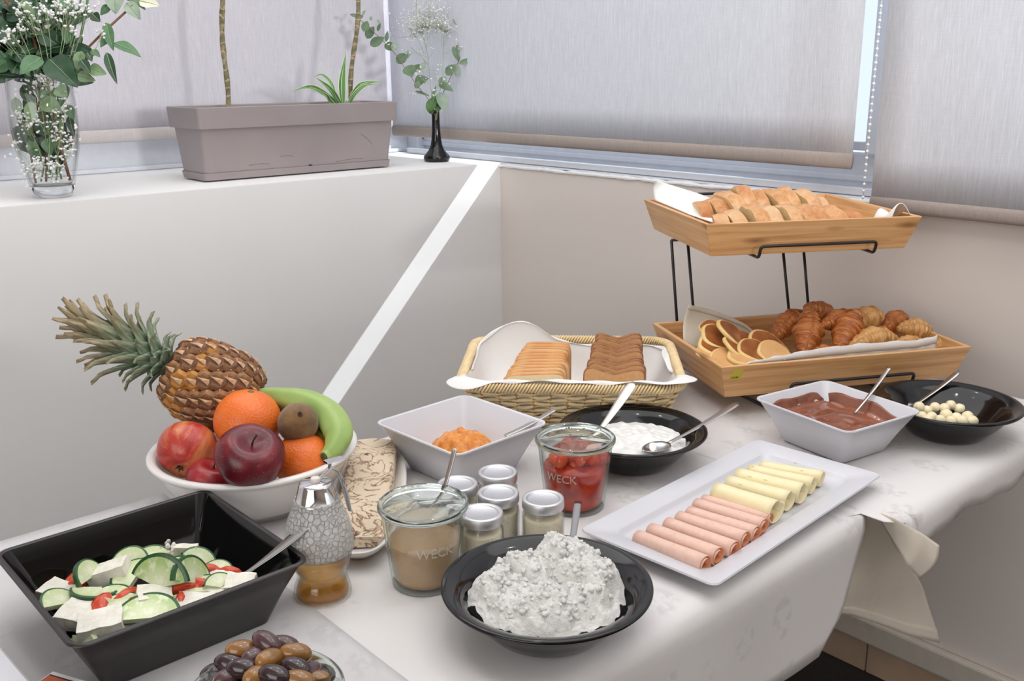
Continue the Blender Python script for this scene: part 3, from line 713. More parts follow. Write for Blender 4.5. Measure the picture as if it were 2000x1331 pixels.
# ------------------------------------------------------------------ honey dispenser
def zat(X, Y, py):
    lo, hi = -.05, .5
    for _ in range(40):
        m_ = (lo+hi)/2
        if pj((X, Y, m_))[1] > py: lo = m_
        else: hi = m_
    return lo
HX, HY = -.896, .4975
HONEY_GLASS = thin_glass('honeycomb_glass', (.985, .985, .985), (.8, .82, .81), refl=.8, rough=.12, haze=.34, hcol=(.86, .85, .84), bumpf=lambda m: m.ramp(m.voro(150, feature='DISTANCE_TO_EDGE'), [(.0, (0, 0, 0)), (.12, (1, 1, 1))]))
HONEY = thin_glass('honey', (.93, .76, .44), (.72, .42, .12), refl=1.4, haze=.30, hcol=s2l(226, 156, 62))
t = thing('honey_dispenser', 'glass honey dispenser with chrome cap and a little honey inside', 'dispenser', (HX, HY, .0))
lower = [(0, .004), (.028, .004), (.0335, .007), (.0335, .012), (.030, .024), (.0275, .031), (.029, .036), (.034, .045), (.0365, .055), (.0385, .062), (.0405, .066)]
outer = [(.0425, .066), (.0405, .063), (.0395, .058), (.0375, .050), (.0335, .041), (.0305, .0345), (.0300, .031), (.0325, .025), (.0355, .016), (.0368, .008), (.036, .002), (.034, 0), (0, .001)]
MB().lathe(lower+outer, 64).build('base_glass', CLEAR, t)
MB().lathe([(.0405, .0662), (.0415, .072), (.0412, .080), (.0395, .094), (.036, .108), (.031, .122), (.0265, .132), (.0265, .136), (.0285, .136), (.0285, .132), (.0325, .123), (.038, .109), (.0413, .095), (.0432, .080), (.0434, .072), (.0425, .0662)], 64).build('comb_glass', HONEY_GLASS, t)
MB().lathe([(0, .0045), (.0275, .0045), (.033, .0075), (.033, .012), (.0296, .024), (.0271, .031), (.0286, .036), (.0336, .045), (.0360, .0545), (.0340, .0555), (0, .0555)], 56).build('honey', HONEY, t)
MB().lathe([(.0270, .130), (.0272, .1335), (.0262, .1345), (.0208, .1545), (.0198, .157), (.0180, .1580), (0, .1585)], 64).build('cap', CHROME, t)
MB().lathe([(.0058, .1575), (.0060, .1625), (.0052, .1640), (0, .1645)], 24).build('cap_button', simple('white_button', s2l(226, 218, 212), .4, .02), t)
# lever: on the side away from the camera's left (towards image right/back)
ld = Vector((*w2(.8, .6), 0)).normalized(); ls = Vector((-ld.y, ld.x, 0))
mb = MB()
LDZ = Vector((0, 0, -.0115))
pts = [ld*.004+Vector((0, 0, .1705)), ld*.014+Vector((0, 0, .178)), ld*.022+Vector((0, 0, .183)), ld*.030+Vector((0, 0, .176)), ld*.036+Vector((0, 0, .162)), ld*.041+Vector((0, 0, .140)), ld*.0445+Vector((0, 0, .118))]
mb.tube([p+LDZ for p in pts], [.003, .004, .0045, .0052, .0056, .0056, .0050], 10, flat=.45, up=(0, 0, 1))
mb.box((-.012, -.0055, -.0012), (.012, .0055, .0012), rot=Matrix((ld, ls, Vector((0, 0, 1)))).transposed(), org=ld*.027+Vector((0, 0, .180)))
mb.tube([ld*.020+Vector((0, 0, .171)), ld*.022+Vector((0, 0, .180))], .0022, 8)
mb.build('lever', CHROME, t, auto=40)
t.scale = (.9, .9, .9)
# ------------------------------------------------------------------ halva on its oval dish
hx0, hy0 = -1.045, .668
hd = Vector((*(at(735, 870, .02)-at(697, 1088, .02)).xy, 0)); hl = hd.length; hd.normalize(); ha = math.atan2(hd.y, hd.x)
hc = (at(735, 870, .02)+at(697, 1088, .02))/2
t = thing('oval_dish', 'white oval dish holding the halva block beside the honey', 'dish', (hc.x, hc.y, 0), ha)
def ov(a_, b_, z, n=64): return [(a_*math.copysign(abs(math.cos(q))**.8, math.cos(q)), b_*math.copysign(abs(math.sin(q))**.8, math.sin(q)), z) for q in [2*PI*i/n for i in range(n)]]
LA, LB = hl/2+.004, .053
MB().loft([ov(LA-.035, LB-.03, 0), ov(LA-.032, LB-.026, .0015), ov(LA-.012, LB-.008, .014), ov(LA-.001, LB-.0005, .0235), ov(LA, LB, .0255), ov(LA-.003, LB-.003, .0262), ov(LA-.010, LB-.009, .022), ov(LA-.022, LB-.019, .011), ov(LA-.034, LB-.028, .008)]).build('dish', WHITE2, t)
HAL = Mat('halva'); vec = HAL.mapped((1, 1, 1.4))
nz = HAL.noise(16, vec, 5, .55, 1.6)
HAL.color(HAL.mix(HAL.ramp(nz, [(.455, s2l(214, 196, 170)), (.485, s2l(120, 78, 52)), (.515, s2l(212, 194, 168)), (.60, s2l(218, 202, 178)), (.625, s2l(140, 96, 66)), (.65, s2l(216, 198, 174))]), s2l(104, 66, 46), HAL.ramp(HAL.noise(55, detail=5), [(.62, (0, 0, 0)), (.70, (1, 1, 1))]))).set(Roughness=.75)
HAL.bump(HAL.noise(260, detail=4), .4, .002); HAL = HAL.m
def hal_z(u, v): return 0
rings = []
N = 34; BL, BW = hl*.80, .070
for i in range(N+1):
    x = -BL/2+BL*i/N; ring = []
    e = sm(0, .16, i/N)
    for j in range(36):
        a = 2*PI*j/36; c, s_ = math.cos(a), math.sin(a)
        y = BW/2*math.copysign(abs(c)**.35, c); z = .0225+.0165*math.copysign(abs(s_)**.35, s_)
        r_ = .0025*noise.noise(Vector((x*60, y*60, z*60)))+.0012*noise.noise(Vector((x*180, y*180, z*180)))
        if s_ > 0: z -= (1-e)*.016+.002*sm(.0, 1, 1-i/N)
        ring.append((x+(.003*noise.noise(Vector((y*70, z*70, i))) if i in (0, N) else 0), y*(1+r_*12), z+r_))
    rings.append(ring)
o = MB().loft(rings).build('halva', HAL, None, (hc.x+.006*math.cos(ha), hc.y+.006*math.sin(ha), .0025), (0, 0, ha), auto=60)
tag(o, 'marbled cocoa halva block with a crumbling near end on the oval dish', 'halva')
# ------------------------------------------------------------------ fruit bowl
FX, FY = -1.176, .562
t = thing('fruit_bowl', 'large white round bowl heaped with fruit and a pineapple', 'bowl', (FX, FY, 0))
MB().lathe([(a*1.02, b*.85) for a, b in [(0, .008), (.055, .010), (.085, .026), (.108, .055), (.121, .085), (.1255, .0985), (.129, .1025), (.134, .1035), (.138, .1015), (.139, .098), (.1365, .0945), (.1315, .092), (.1285, .085), (.118, .058), (.096, .026), (.072, .010), (.070, 0), (.064, .001), (0, .002)]], 96).build('bowl', WHITE2, t)
D0 = depth((FX, FY, .095))
def fruit_pos(px, py, dd): return atD(px, py, D0+dd)
def mpp(d): return d/FPX
ORANGE = Mat('orange_peel'); ORANGE.color(ORANGE.ramp(ORANGE.noise(14), [(.3, s2l(228, 106, 34)), (.7, s2l(240, 128, 50))])).set(Roughness=.38, Subsurface_Weight=.1, Subsurface_Radius=(.02, .008, .002), Subsurface_Scale=.3)
ORANGE.bump(ORANGE.voro(330), .35, .0016); ORANGE = ORANGE.m
GREENC = simple('calyx_green', s2l(112, 104, 58), .6)
def orange(label, px, py, diam, dd, sq=1., calyx=None):
    p = fruit_pos(px, py, dd); r = diam/2*mpp(D0+dd)
    o = MB().ball((0, 0, 0), r, 44, (1, 1, sq), fn=lambda v: 1-.03*math.exp(-((v.z-1)**2)*60)+.01*noise.noise(v*2)).build('orange', ORANGE, None, p)
    tag(o, label, 'orange', 'oranges in the fruit bowl')
    if calyx is not None:
        d = Vector(calyx).normalized(); o.rotation_euler = d.to_track_quat('Z', 'Y').to_euler()
        MB().lathe([(0, .002), (.0022, .0018), (.0045, .0002), (.005, -.001)], 10, (0, 0, r*sq*.965)).build('calyx', GREENC, o)
    return o
orange('large orange on top of the heap, leaning against the pineapple', 484, 823, 130, -.015, .97, (.1, .15, 1))
orange('second orange low at the right rim under the banana tip', 594, 902, 118, -.03, .95, (-.3, .5, .6))
def apple_mat(name, stops, spots=True):
    m = Mat(name); v = m.noise(5, m.mapped((6, 6, 1.2)), 4, .6, .6); c = m.ramp(v, stops)
    if spots: c = m.mix(c, s2l(214, 170, 150), m.ramp(m.voro(260), [(.07, (.7, .7, .7)), (.12, (0, 0, 0))]))
    m.color(c).set(Roughness=.30); return m.m
AP_D = apple_mat('apple_dark_red', [(.3, s2l(74, 14, 26)), (.55, s2l(104, 22, 34)), (.75, s2l(140, 40, 46))])
AP_R = apple_mat('apple_red_yellow', [(.30, s2l(152, 32, 32)), (.46, s2l(184, 58, 46)), (.57, s2l(204, 120, 78)), (.72, s2l(216, 168, 106))])
AP_U = apple_mat('apple_crimson', [(.3, s2l(128, 26, 36)), (.7, s2l(170, 50, 54))])
STEM = simple('stem_brown', s2l(62, 44, 30), .7)
def apple(label, px, py, wpx, dd, axis, mat, hk=.86, bottom=False):
    p = fruit_pos(px, py, dd); r = wpx/2*mpp(D0+dd)
    prof = []
    for i in range(41):
        th = PI*i/40; s_, c = math.sin(th), math.cos(th)
        rr_ = r*s_*(1+.07*c)
        z = r*hk*c-(r*.34*math.exp(-(th/.42)**2))+(r*.18*math.exp(-((PI-th)/.34)**2))
        prof.append((rr_, z))
    mb = MB(); mb.lathe(prof, 48)
    mb.v = [(x*(1+.025*math.cos(5*math.atan2(y, x))*(1 if z < 0 else .3)), y*(1+.025*math.cos(5*math.atan2(y, x))*(1 if z < 0 else .3)), z) for x, y, z in mb.v]
    o = mb.build('apple', mat, None, p); o.rotation_euler = Vector(axis).to_track_quat('Z', 'Y').to_euler()
    tag(o, label, 'apple', 'apples in the fruit bowl')
    MB().tube([(0, 0, r*hk*.62), (.001, 0, r*hk*.8), (.004, 0, r*hk*1.05)], [.0013, .0011, .0016], 8).build('stem', STEM, o)
    mb = MB()
    for k in range(5):
        a = 2*PI*k/5; mb.tube([(.002*math.cos(a), .002*math.sin(a), -r*hk*.86), (.006*math.cos(a), .006*math.sin(a), -r*hk*.93)], [.0016, .0005], 5)
    mb.build('calyx', STEM, o)
    return o
# axis vectors: towards the camera is about (.6,-.62,.5) mixed; image right (+.66,.75,0)
tocam = Vector((.72, -.64, .27)); right = Vector((.66, .75, 0)); upv = Vector((0, 0, 1))
apple('dark red apple with its stem up at the front of the fruit bowl', 488, 893, 136, -.105, upv*.8+tocam*.42+right*.30, AP_D)
apple('red and yellow apple turned with its blossom end forward at the left', 366, 880, 116, -.035, -(tocam*.8+right*-.05+upv*-.55), AP_R, hk=.92)
apple('crimson apple mostly hidden low between the two front apples', 412, 938, 96, -.065, upv+right*.3, AP_U)
KIWI = Mat('kiwi_skin'); KIWI.color(KIWI.ramp(KIWI.noise(60, detail=5), [(.3, s2l(98, 70, 40)), (.7, s2l(146, 108, 66))])).set(Roughness=.85, Sheen_Weight=.3); KIWI.bump(KIWI.noise(600), .6, .0015); KIWI = KIWI.m
p = fruit_pos(582, 827, -.035)
o = MB().ball((0, 0, 0), .0272, 36, (1, 1, 1.12), fn=lambda v: 1+.05*math.exp(-((v.z-1)**2)*70)).build('kiwi', KIWI, None, p); o.rotation_euler = (tocam*.75+right*.28+upv*.45).to_track_quat('Z', 'Y').to_euler(); tag(o, 'brown fuzzy kiwi between the big orange and the green banana', 'kiwi')
mb = MB(); rr = random.Random(4)
for k in range(14):
    a = rr.uniform(0, 2*PI); mb.tube([(0, 0, .0305), (.0035*math.cos(a), .0035*math.sin(a), .033+rr.uniform(0, .0015))], [.0012, .0004], 5)
mb.build('kiwi_tip', STEM, o)
def ban_mat(name, c1, c2, c3):
    m = Mat(name); v = m.noise(14, None, 4, .6)
    m.color(m.ramp(v, [(.3, c1), (.6, c2), (.8, c3)])).set(Roughness=.45); m.bump(m.noise(20, detail=1), .06, .003); return m.m
BAN_G = ban_mat('banana_green', s2l(146, 176, 98), s2l(166, 190, 112), s2l(182, 198, 128))
BAN_Y = ban_mat('banana_yellow', s2l(214, 180, 70), s2l(226, 196, 92), s2l(196, 190, 92))
BTIP = simple('banana_tip', s2l(92, 84, 44), .8, .3, 200)
def banana(label, pts, radii, mat, group=None):
    P_ = [fruit_pos(*q) for q in pts]
    def cr(i, u):
        a = P_[max(i-1, 0)]; b = P_[i]; c = P_[i+1]; d = P_[min(i+2, len(P_)-1)]
        return .5*((2*b)+(c-a)*u+(2*a-5*b+4*c-d)*u*u+(3*b-a-3*c+d)*u*u*u)
    path = []; rad = []
    for i in range(len(P_)-1):
        for s_ in range(8): path.append(cr(i, s_/8)); rad.append(radii[i]+(radii[i+1]-radii[i])*s_/8)
    path.append(P_[-1]); rad.append(radii[-1])
    mb = MB(); n = 30; rings = []; u = None
    for i, p_ in enumerate(path):
        tt = (path[min(i+1, len(path)-1)]-path[max(i-1, 0)]).normalized()
        if u is None: u = tt.orthogonal()
        u = (u-tt*u.dot(tt)).normalized(); w_ = tt.cross(u)
        rings.append([p_+(u*math.cos(2*PI*k/n)+w_*math.sin(2*PI*k/n))*rad[i]*(1+.045*math.cos(5*2*PI*k/n)) for k in range(n)])
    mb.loft(rings); o = mb.build('banana', mat); tag(o, label, 'banana', group)
    tt = (path[-1]-path[-3]).normalized()
    MB().tube([path[-1]-tt*.001, path[-1]+tt*.0015], [rad[-1]*.98, rad[-1]*.7], 16).build('tip', BTIP, o)
    return o
BGP = [(508, 772, .035), (548, 778, .02), (598, 788, .005), (640, 812, -.01), (661, 846, -.03), (655, 872, -.045), (640, 888, -.055), (633, 893, -.06)]
banana('green banana arching over the right rim of the fruit bowl', BGP, [.010, .0155, .019, .0208, .0200, .0150, .0085, .0072], BAN_G)
BYP = [(520, 800, .055), (556, 812, .04), (600, 838, .02), (630, 868, -.005), (640, 900, -.02)]
banana('yellow banana almost hidden beneath the green banana', BYP, [.010, .016, .018, .017, .012], BAN_Y)
# pineapple
PINE = Mat('pineapple_skin'); pv = PINE.noise(40, detail=5)
PINE.color(PINE.ramp(pv, [(.25, s2l(64, 40, 26)), (.5, s2l(122, 80, 48)), (.68, s2l(172, 126, 84)), (.85, s2l(206, 168, 124))])).set(Roughness=.6); PINE.bump(PINE.noise(220, detail=4), .5, .002); PINE = PINE.m
PGOLD = Mat('pineapple_gold'); PGOLD.color(PGOLD.ramp(PGOLD.noise(50, detail=4), [(.3, s2l(126, 78, 28)), (.6, s2l(184, 122, 42)), (.8, s2l(206, 150, 74))])).set(Roughness=.5); PGOLD.bump(PGOLD.noise(220), .4, .002); PGOLD = PGOLD.m
PDARK = simple('pineapple_dark', s2l(52, 34, 24), .8, .3, 90)
BRACT = simple('pineapple_bract', s2l(206, 168, 130), .7, .2, 200)
pa = fruit_pos(330, 712, .03); pb = fruit_pos(498, 792, .055)
ax = (pb-pa); PLN = ax.length; axd = ax.normalized()
t = thing('pineapple', 'whole pineapple lying on the fruit heap with its leafy crown to the left', 'pineapple', pa)
qr = axd.to_track_quat('Z', 'Y').to_matrix().to_4x4()
t.rotation_euler = qr.to_euler()
def prad(s_):                                             # s_ 0 at the crown end
    return .0575*max(0, (1-abs((s_-.50)/.56)**2.7))**.5
MB().lathe([(prad(i/30)*.955, PLN*i/30) for i in range(31)], 48).build('core', PDARK, t)
eyes = []
def eye_mesh(mat, nm):
    mb = MB(); vs = []; R_ = .0158
    hexr = lambda r, z, tw=0: [(r*math.cos(PI/3*k+tw)*1.12, r*math.sin(PI/3*k+tw), z) for k in range(6)]
    mb.loft([hexr(R_, -.003), hexr(R_*.98, .0022), hexr(R_*.66, .0062), hexr(R_*.34, .0052)], False, True)
    # pale pointed bract curling from the middle
    mb.add([(-.006, -.0042, .0058), (-.006, .0042, .0058), (.001, .0026, .0078), (.001, -.0026, .0078), (.012, .0, .0075), (.001, 0, .0092)], [(0, 1, 2, 5), (0, 5, 3), (2, 4, 5), (3, 5, 4)], 1)
    mb.add([(-.010, .006, .003), (-.003, .0066, .0035), (-.008, .0125, .006)], [(0, 1, 2)], 1); mb.add([(-.010, -.006, .003), (-.008, -.0125, .006), (-.003, -.0066, .0035)], [(0, 1, 2)], 1)
    return mb.build(nm, [mat, BRACT], t, smooth=True, auto=35)
e1 = eye_mesh(PINE, 'eye'); e2 = eye_mesh(PGOLD, 'eye'); used = [False, False]
rows = 8
for r_ in range(rows):
    s_ = .045+.91*(r_+.5)/rows; rad = prad(s_); n = 12 if rad > .046 else (11 if rad > .036 else 8)
    for c in range(n):
        a = 2*PI*(c+.5*(r_ % 2))/n+r_*.13
        gold = (s_ < .42 and rnd.random() < .45)
        src = e2 if gold else e1; ix = 1 if gold else 0
        if not used[ix]: e = src; used[ix] = True
        else: e = src.copy(); COL.objects.link(e)
        nrm = Vector((math.cos(a), math.sin(a), -(prad(min(.99, s_+.03))-prad(max(.01, s_-.03)))/(PLN*.06)*1.0)).normalized()
        tg = Vector((0, 0, -1)); tg = (tg-nrm*tg.dot(nrm)).normalized(); bn = nrm.cross(tg)
        mt = Matrix((tg, bn, nrm)).transposed().to_4x4(); mt.translation = Vector((rad*math.cos(a)*.955, rad*math.sin(a)*.955, PLN*s_))
        sc_ = min(1., (2*PI*rad/n)/.0290)*rnd.uniform(.94, 1.06)
        e.matrix_local = mt @ Matrix.Diagonal((sc_, sc_, sc_*rnd.uniform(.85, 1.25), 1))
LEAF_P = Mat('pineapple_leaf'); g = LEAF_P.tc('Generated')
lv = LEAF_P.noise(9, LEAF_P.mapped((30, 30, 3)), 4, .6)
sep = LEAF_P.n('ShaderNodeSeparateXYZ'); LEAF_P.l(LEAF_P.tc('Object'), sep.inputs[0])
mr = LEAF_P.n('ShaderNodeMapRange'); LEAF_P.l(sep.outputs['Z'], mr.inputs[0]); mr.inputs[1].default_value = .028; mr.inputs[2].default_value = .085
LEAF_P.color(LEAF_P.mix(LEAF_P.ramp(lv, [(.3, s2l(58, 78, 52)), (.5, s2l(112, 130, 104)), (.75, s2l(176, 182, 160))]), LEAF_P.ramp(lv, [(.3, s2l(104, 84, 50)), (.7, s2l(190, 172, 138))]), mr.outputs[0])).set(Roughness=.55); LEAF_P = LEAF_P.m
def pleaf(L, W, curl):
    def fn(u, v):
        x = (u-.5)*2; wv = W*(.85+.15*math.sin(PI*min(1, v*1.6)))*min(1, (1-v)*1.5)**.9+.0002
        cup = .35*W*(x*x)
        bend = curl*v*v*L
        return Vector((x*wv, cup-bend-.006*sm(.8, 1, v), L*v*(1-.25*abs(curl)*v)))
    return MB().grid(fn, 6, 12)
protos = [pleaf(L, W, c).build('leaf', LEAF_P, t, solid=.0012) for L, W, c in ((.034, .0115, .25), (.052, .013, .18), (.074, .014, .10), (.094, .015, .06), (.098, .0155, -.03))]
usedp = [False]*5
GA = 2.39996
NL = 62
for i in range(NL):
    f = i/(NL-1)                                         # 0 outer short leaves, 1 inner long ones
    a = i*GA; k = min(4, int(f*5.2)); 
    if not usedp[k]: l = protos[k]; usedp[k] = True
    else: l = protos[k].copy(); COL.objects.link(l)
    tilt = (1.12-1.0*f**.8)+rnd.uniform(-.1, .1); base = -.008-.062*f**1.1; rb = .0150*(1-.65*f)
    d = Vector((math.cos(a)*math.sin(tilt), math.sin(a)*math.sin(tilt), -math.cos(tilt)))
    outw = Vector((math.cos(a), math.sin(a), 0)); yv = (outw-d*outw.dot(d)).normalized(); xv = yv.cross(d)
    mt = Matrix((xv, -yv, d)).transposed().to_4x4()
    mt = Matrix((xv, -yv, d)).transposed().to_4x4(); mt.translation = outw*rb+Vector((0, 0, base+.008))
    s_ = rnd.uniform(.85, 1.15); l.matrix_local = mt @ Matrix.Diagonal((s_, s_, s_*(1.0), 1))
MB().lathe([(.020, .006), (.0165, -.006), (.012, -.04), (.006, -.075), (.002, -.095)], 16).build('crown_core', simple('crown_core', s2l(96, 104, 72), .7), t)
# ------------------------------------------------------------------ bread basket
BX, BY, BA, BLn, BWd, BH = -1.158, 1.163, .779, .367, .295, .090
WICK = simple('wicker', s2l(234, 210, 164), .55, .10, 60)
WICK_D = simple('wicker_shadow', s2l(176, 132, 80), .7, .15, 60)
t = thing('bread_basket', 'pale woven wicker basket holding white and brown toast slices', 'basket', (BX, BY, 0), BA)
def per(L, W, r, n):                                     # n even points around a rounded rectangle with normals
    ring = [Vector((x, y, 0)) for x, y, _ in rrect(L/2, W/2, r, 0, 10)]
    seg = [(ring[i], ring[(i+1) % len(ring)]) for i in range(len(ring))]
    ln = [(b-a).length for a, b in seg]; T = sum(ln); out = []; i = 0; acc = 0
    for k in range(n):
        s_ = T*k/n
        while acc+ln[i] < s_: acc += ln[i]; i += 1
        a, b = seg[i]; f = (s_-acc)/max(ln[i], 1e-9); p_ = a.lerp(b, f); d = (b-a).normalized(); out.append((p_, Vector((d.y, -d.x, 0))))
    return out
TAP = .030
def bsz(z): return TAP*(1-z/BH)
NS = 42
mb = MB(); NR = 12
for k in range(NR):
    z = .004+k*.0064; i_ = bsz(z); ps = per(BLn-2*i_, BWd-2*i_, .045, NS*6); pts = []
    rings = []
    for j, (p_, nv) in enumerate(ps):
        off = .0032*math.sin(PI*j/6+(k % 2)*PI)
        zz = z+.0012*math.sin(PI*j/3*.5+k)
        c = p_+nv*off+Vector((0, 0, zz))
        rings.append([c+nv*(.0024*math.cos(a))+Vector((0, 0, .0030*math.sin(a))) for a in [2*PI*q/6 for q in range(6)]])
    rings.append(rings[0]); mb.loft(rings, False, False)
tag(mb.build('wicker_strand', WICK, t), kind='stuff')
mb = MB()
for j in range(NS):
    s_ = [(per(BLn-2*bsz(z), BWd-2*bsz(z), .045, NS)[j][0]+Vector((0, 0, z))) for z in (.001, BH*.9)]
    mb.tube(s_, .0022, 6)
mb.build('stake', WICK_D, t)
mb = MB()
for st in range(4):
    ps = per(BLn, BWd, .045, 480); rings = []
    for j, (p_, nv) in enumerate(ps):
        a = 2*PI*(j*58/480)+st*PI/2
        c = p_+nv*(.0062*math.cos(a))+Vector((0, 0, BH-.004+.0056*math.sin(a)))
        rings.append([c+nv*(.0034*math.cos(b))+Vector((0, 0, .0034*math.sin(b))) for b in [2*PI*q/6 for q in range(6)]])
    rings.append(rings[0]); mb.loft(rings, False, False)
mb.build('braided_rim', WICK, t)
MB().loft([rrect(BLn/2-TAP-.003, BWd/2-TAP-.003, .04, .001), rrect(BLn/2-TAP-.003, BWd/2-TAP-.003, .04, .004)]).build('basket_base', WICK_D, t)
NAP = simple('white_napkin', s2l(232, 230, 228), .85, .02, 10, bump=.15, bscale=900, bd=.0005)
NAPB = simple('cream_napkin', s2l(214, 204, 188), .85, .05, 20, bump=.2, bscale=900, bd=.0005)
def nap_rings():
    R = []; N = 120
    spec = [('c', 0), ('f', 0), ('w', .5), ('w', .96), ('r', 0), ('o', .4), ('o', 1.)]
    for kind, f in spec:
        ring = []
        if kind == 'c': base = per(BLn*.15, BWd*.15, .01, N)
        elif kind == 'f': base = per(BLn-2*TAP-.03, BWd-2*TAP-.03, .04, N)
        elif kind == 'w': base = per(BLn-2*bsz(BH*f)-.016, BWd-2*bsz(BH*f)-.016, .042, N)
        elif kind == 'r': base = per(BLn-.012, BWd-.012, .045, N)
        else: base = per(BLn-.004+.010*f, BWd-.004+.010*f, .045, N)
        ins = per(BLn-.017, BWd-.017, .042, N)
        for j, (p_, nv) in enumerate(base):
            x, y = p_.x, p_.y
            front = sm(-.02, -.125, y)                   # 1 at the front edge
            if kind == 'c': q = p_+Vector((0, 0, .012))
            elif kind == 'f': q = p_+Vector((0, 0, .012))
            elif kind == 'w': q = p_+Vector((0, 0, BH*f-.004*(1-front)))
            else:
                pi_ = ins[j][0]; cornerL = sm(.12, .19, -x)*front; cornerR = sm(.12, .19, x)*front
                bl = math.exp(-((x+.105)**2+(y-.135)**2)/.0042)
                rr_ = math.exp(-((x-.17)**2+(y-.04)**2)/.005)
                zb = BH-.010+.046*bl+.012*rr_
                if kind == 'r': qf = p_+Vector((0, 0, BH+.0085+.004*math.exp(-((x-.0)**2)/.0004)))
                else:
                    qf = p_+nv*(.026*f*(cornerL+cornerR))+Vector((0, 0, BH+.0095-f*(.0035+.0025*math.sin(x*38))+.006*f*(cornerL*.2+cornerR*.5)-.016*f*cornerL))
                e = {'r': 0, 'o': f}[kind]
                qi = pi_-nv*(.004*e+.010*rr_*e)+Vector((0, 0, zb-.002*e+.004*bl*e))
                q = qi.lerp(qf, front)
            q = q+Vector((0, 0, .002*math.sin(j*.9+f*3)))
            ring.append(q)
        R.append(ring)
    return R
o = MB().loft(nap_rings(), True, False).build('napkin', NAP, None, (BX, BY, 0), (0, 0, BA), solid=.0012, subd=1)
tag(o, 'white cloth napkin lining the wicker bread basket and folded over its front', 'napkin')
CRUST = Mat('toast_crust'); CRUST.color(CRUST.ramp(CRUST.noise(30, detail=4), [(.3, s2l(196, 132, 76)), (.55, s2l(216, 158, 100)), (.75, s2l(230, 188, 136))])).set(Roughness=.6); CRUST = CRUST.m
CRUMB = simple('toast_crumb', s2l(236, 212, 170), .8, .05, 150, bump=.3, bscale=500)
CRUSTB = Mat('brown_crust'); CRUSTB.color(CRUSTB.ramp(CRUSTB.noise(60, detail=5), [(.3, s2l(124, 76, 46)), (.55, s2l(158, 104, 68)), (.75, s2l(186, 134, 92))])).set(Roughness=.7); CRUSTB.bump(CRUSTB.noise(300), .5, .001); CRUSTB = CRUSTB.m
CRUMBB = simple('brown_crumb', s2l(204, 156, 106), .8, .08, 150, bump=.3, bscale=500)
def slice_mesh(w, h, th, brown, seed):
    prof = []
    n = 40
    for k in range(n):
        a = 2*PI*k/n-PI/2; c, s_ = math.cos(a), math.sin(a)
        x = w/2*math.copysign(abs(c)**.28, c); z = h/2*math.copysign(abs(s_)**.28, s_)
        if s_ > 0:
            if brown: z += .004*math.cos(x/w*2*PI*1.0+PI)*1.0-.0035*math.exp(-(x/.006)**2)
            x *= 1+(.03 if brown else .0)*s_
        z += .0008*noise.noise(Vector((x*70, seed, 2)))
        prof.append((x, z))
    f = [(x, -th/2, z) for x, z in prof]; b = [(x, th/2, z) for x, z in prof]
    f2 = [(x*.955, -th/2-.0004, z*.955) for x, z in prof]; b2 = [(x*.955, th/2+.0004, z*.955) for x, z in prof]
    mb = MB(); mb.loft([f2, f, b, b2], False, False, m=0); mb.add(f2, [tuple(range(n))], 1); mb.add(b2, [tuple(range(n))], 1)
    return mb
def pile(nm, FL, FR, BL_, BR_, n, brown, labels, group):
    F0, F1, B0, B1 = at(*FL), at(*FR), at(*BL_), at(*BR_)
    for k in range(n):
        u = k/(n-1); a = F0.lerp(B0, u); b = F1.lerp(B1, u); w = (b-a).length*rnd.uniform(.97, 1.02); h = .078
        m = slice_mesh(w, h, .0122, brown, k*3.1).build(nm, [CRUSTB, CRUMBB] if brown else [CRUST, CRUMB], smooth=True, auto=40)
        c = (a+b)/2; d = (b-a); yaw = math.atan2(d.y, d.x)+rnd.uniform(-.025, .025)
        tilt = (.16-.10*u)+rnd.uniform(-.04, .04)
        jit = rnd.uniform(-.003, .003) if brown else rnd.uniform(-.001, .001)
        m.rotation_euler = (-tilt, 0, yaw)
        c = c+d.normalized()*rnd.uniform(-.0025, .0025); m.location = c+Vector((0, 0, -h/2*math.cos(tilt)+jit))-Vector((-math.sin(yaw), math.cos(yaw), 0))*(h/2*math.sin(tilt))
        tag(m, labels(k), 'toast', group)
def lab(kind):
    def f(k):
        if k == 0: return f'{kind} toast slice at the front of its row in the wicker basket'
        return f'{kind} toast slice, {rank[k]} from the front of its row in the wicker basket'
    return f
pile('toast_slice', (984, 731, .094), (1106, 727, .094), (1021, 667, .112), (1114, 669, .112), 11, False, lab('pale white'), 'white toast slices')
pile('toast_slice', (1143, 722, .098), (1262, 727, .098), (1161, 655, .118), (1252, 654, .118), 9, True, lab('brown'), 'brown toast slices')
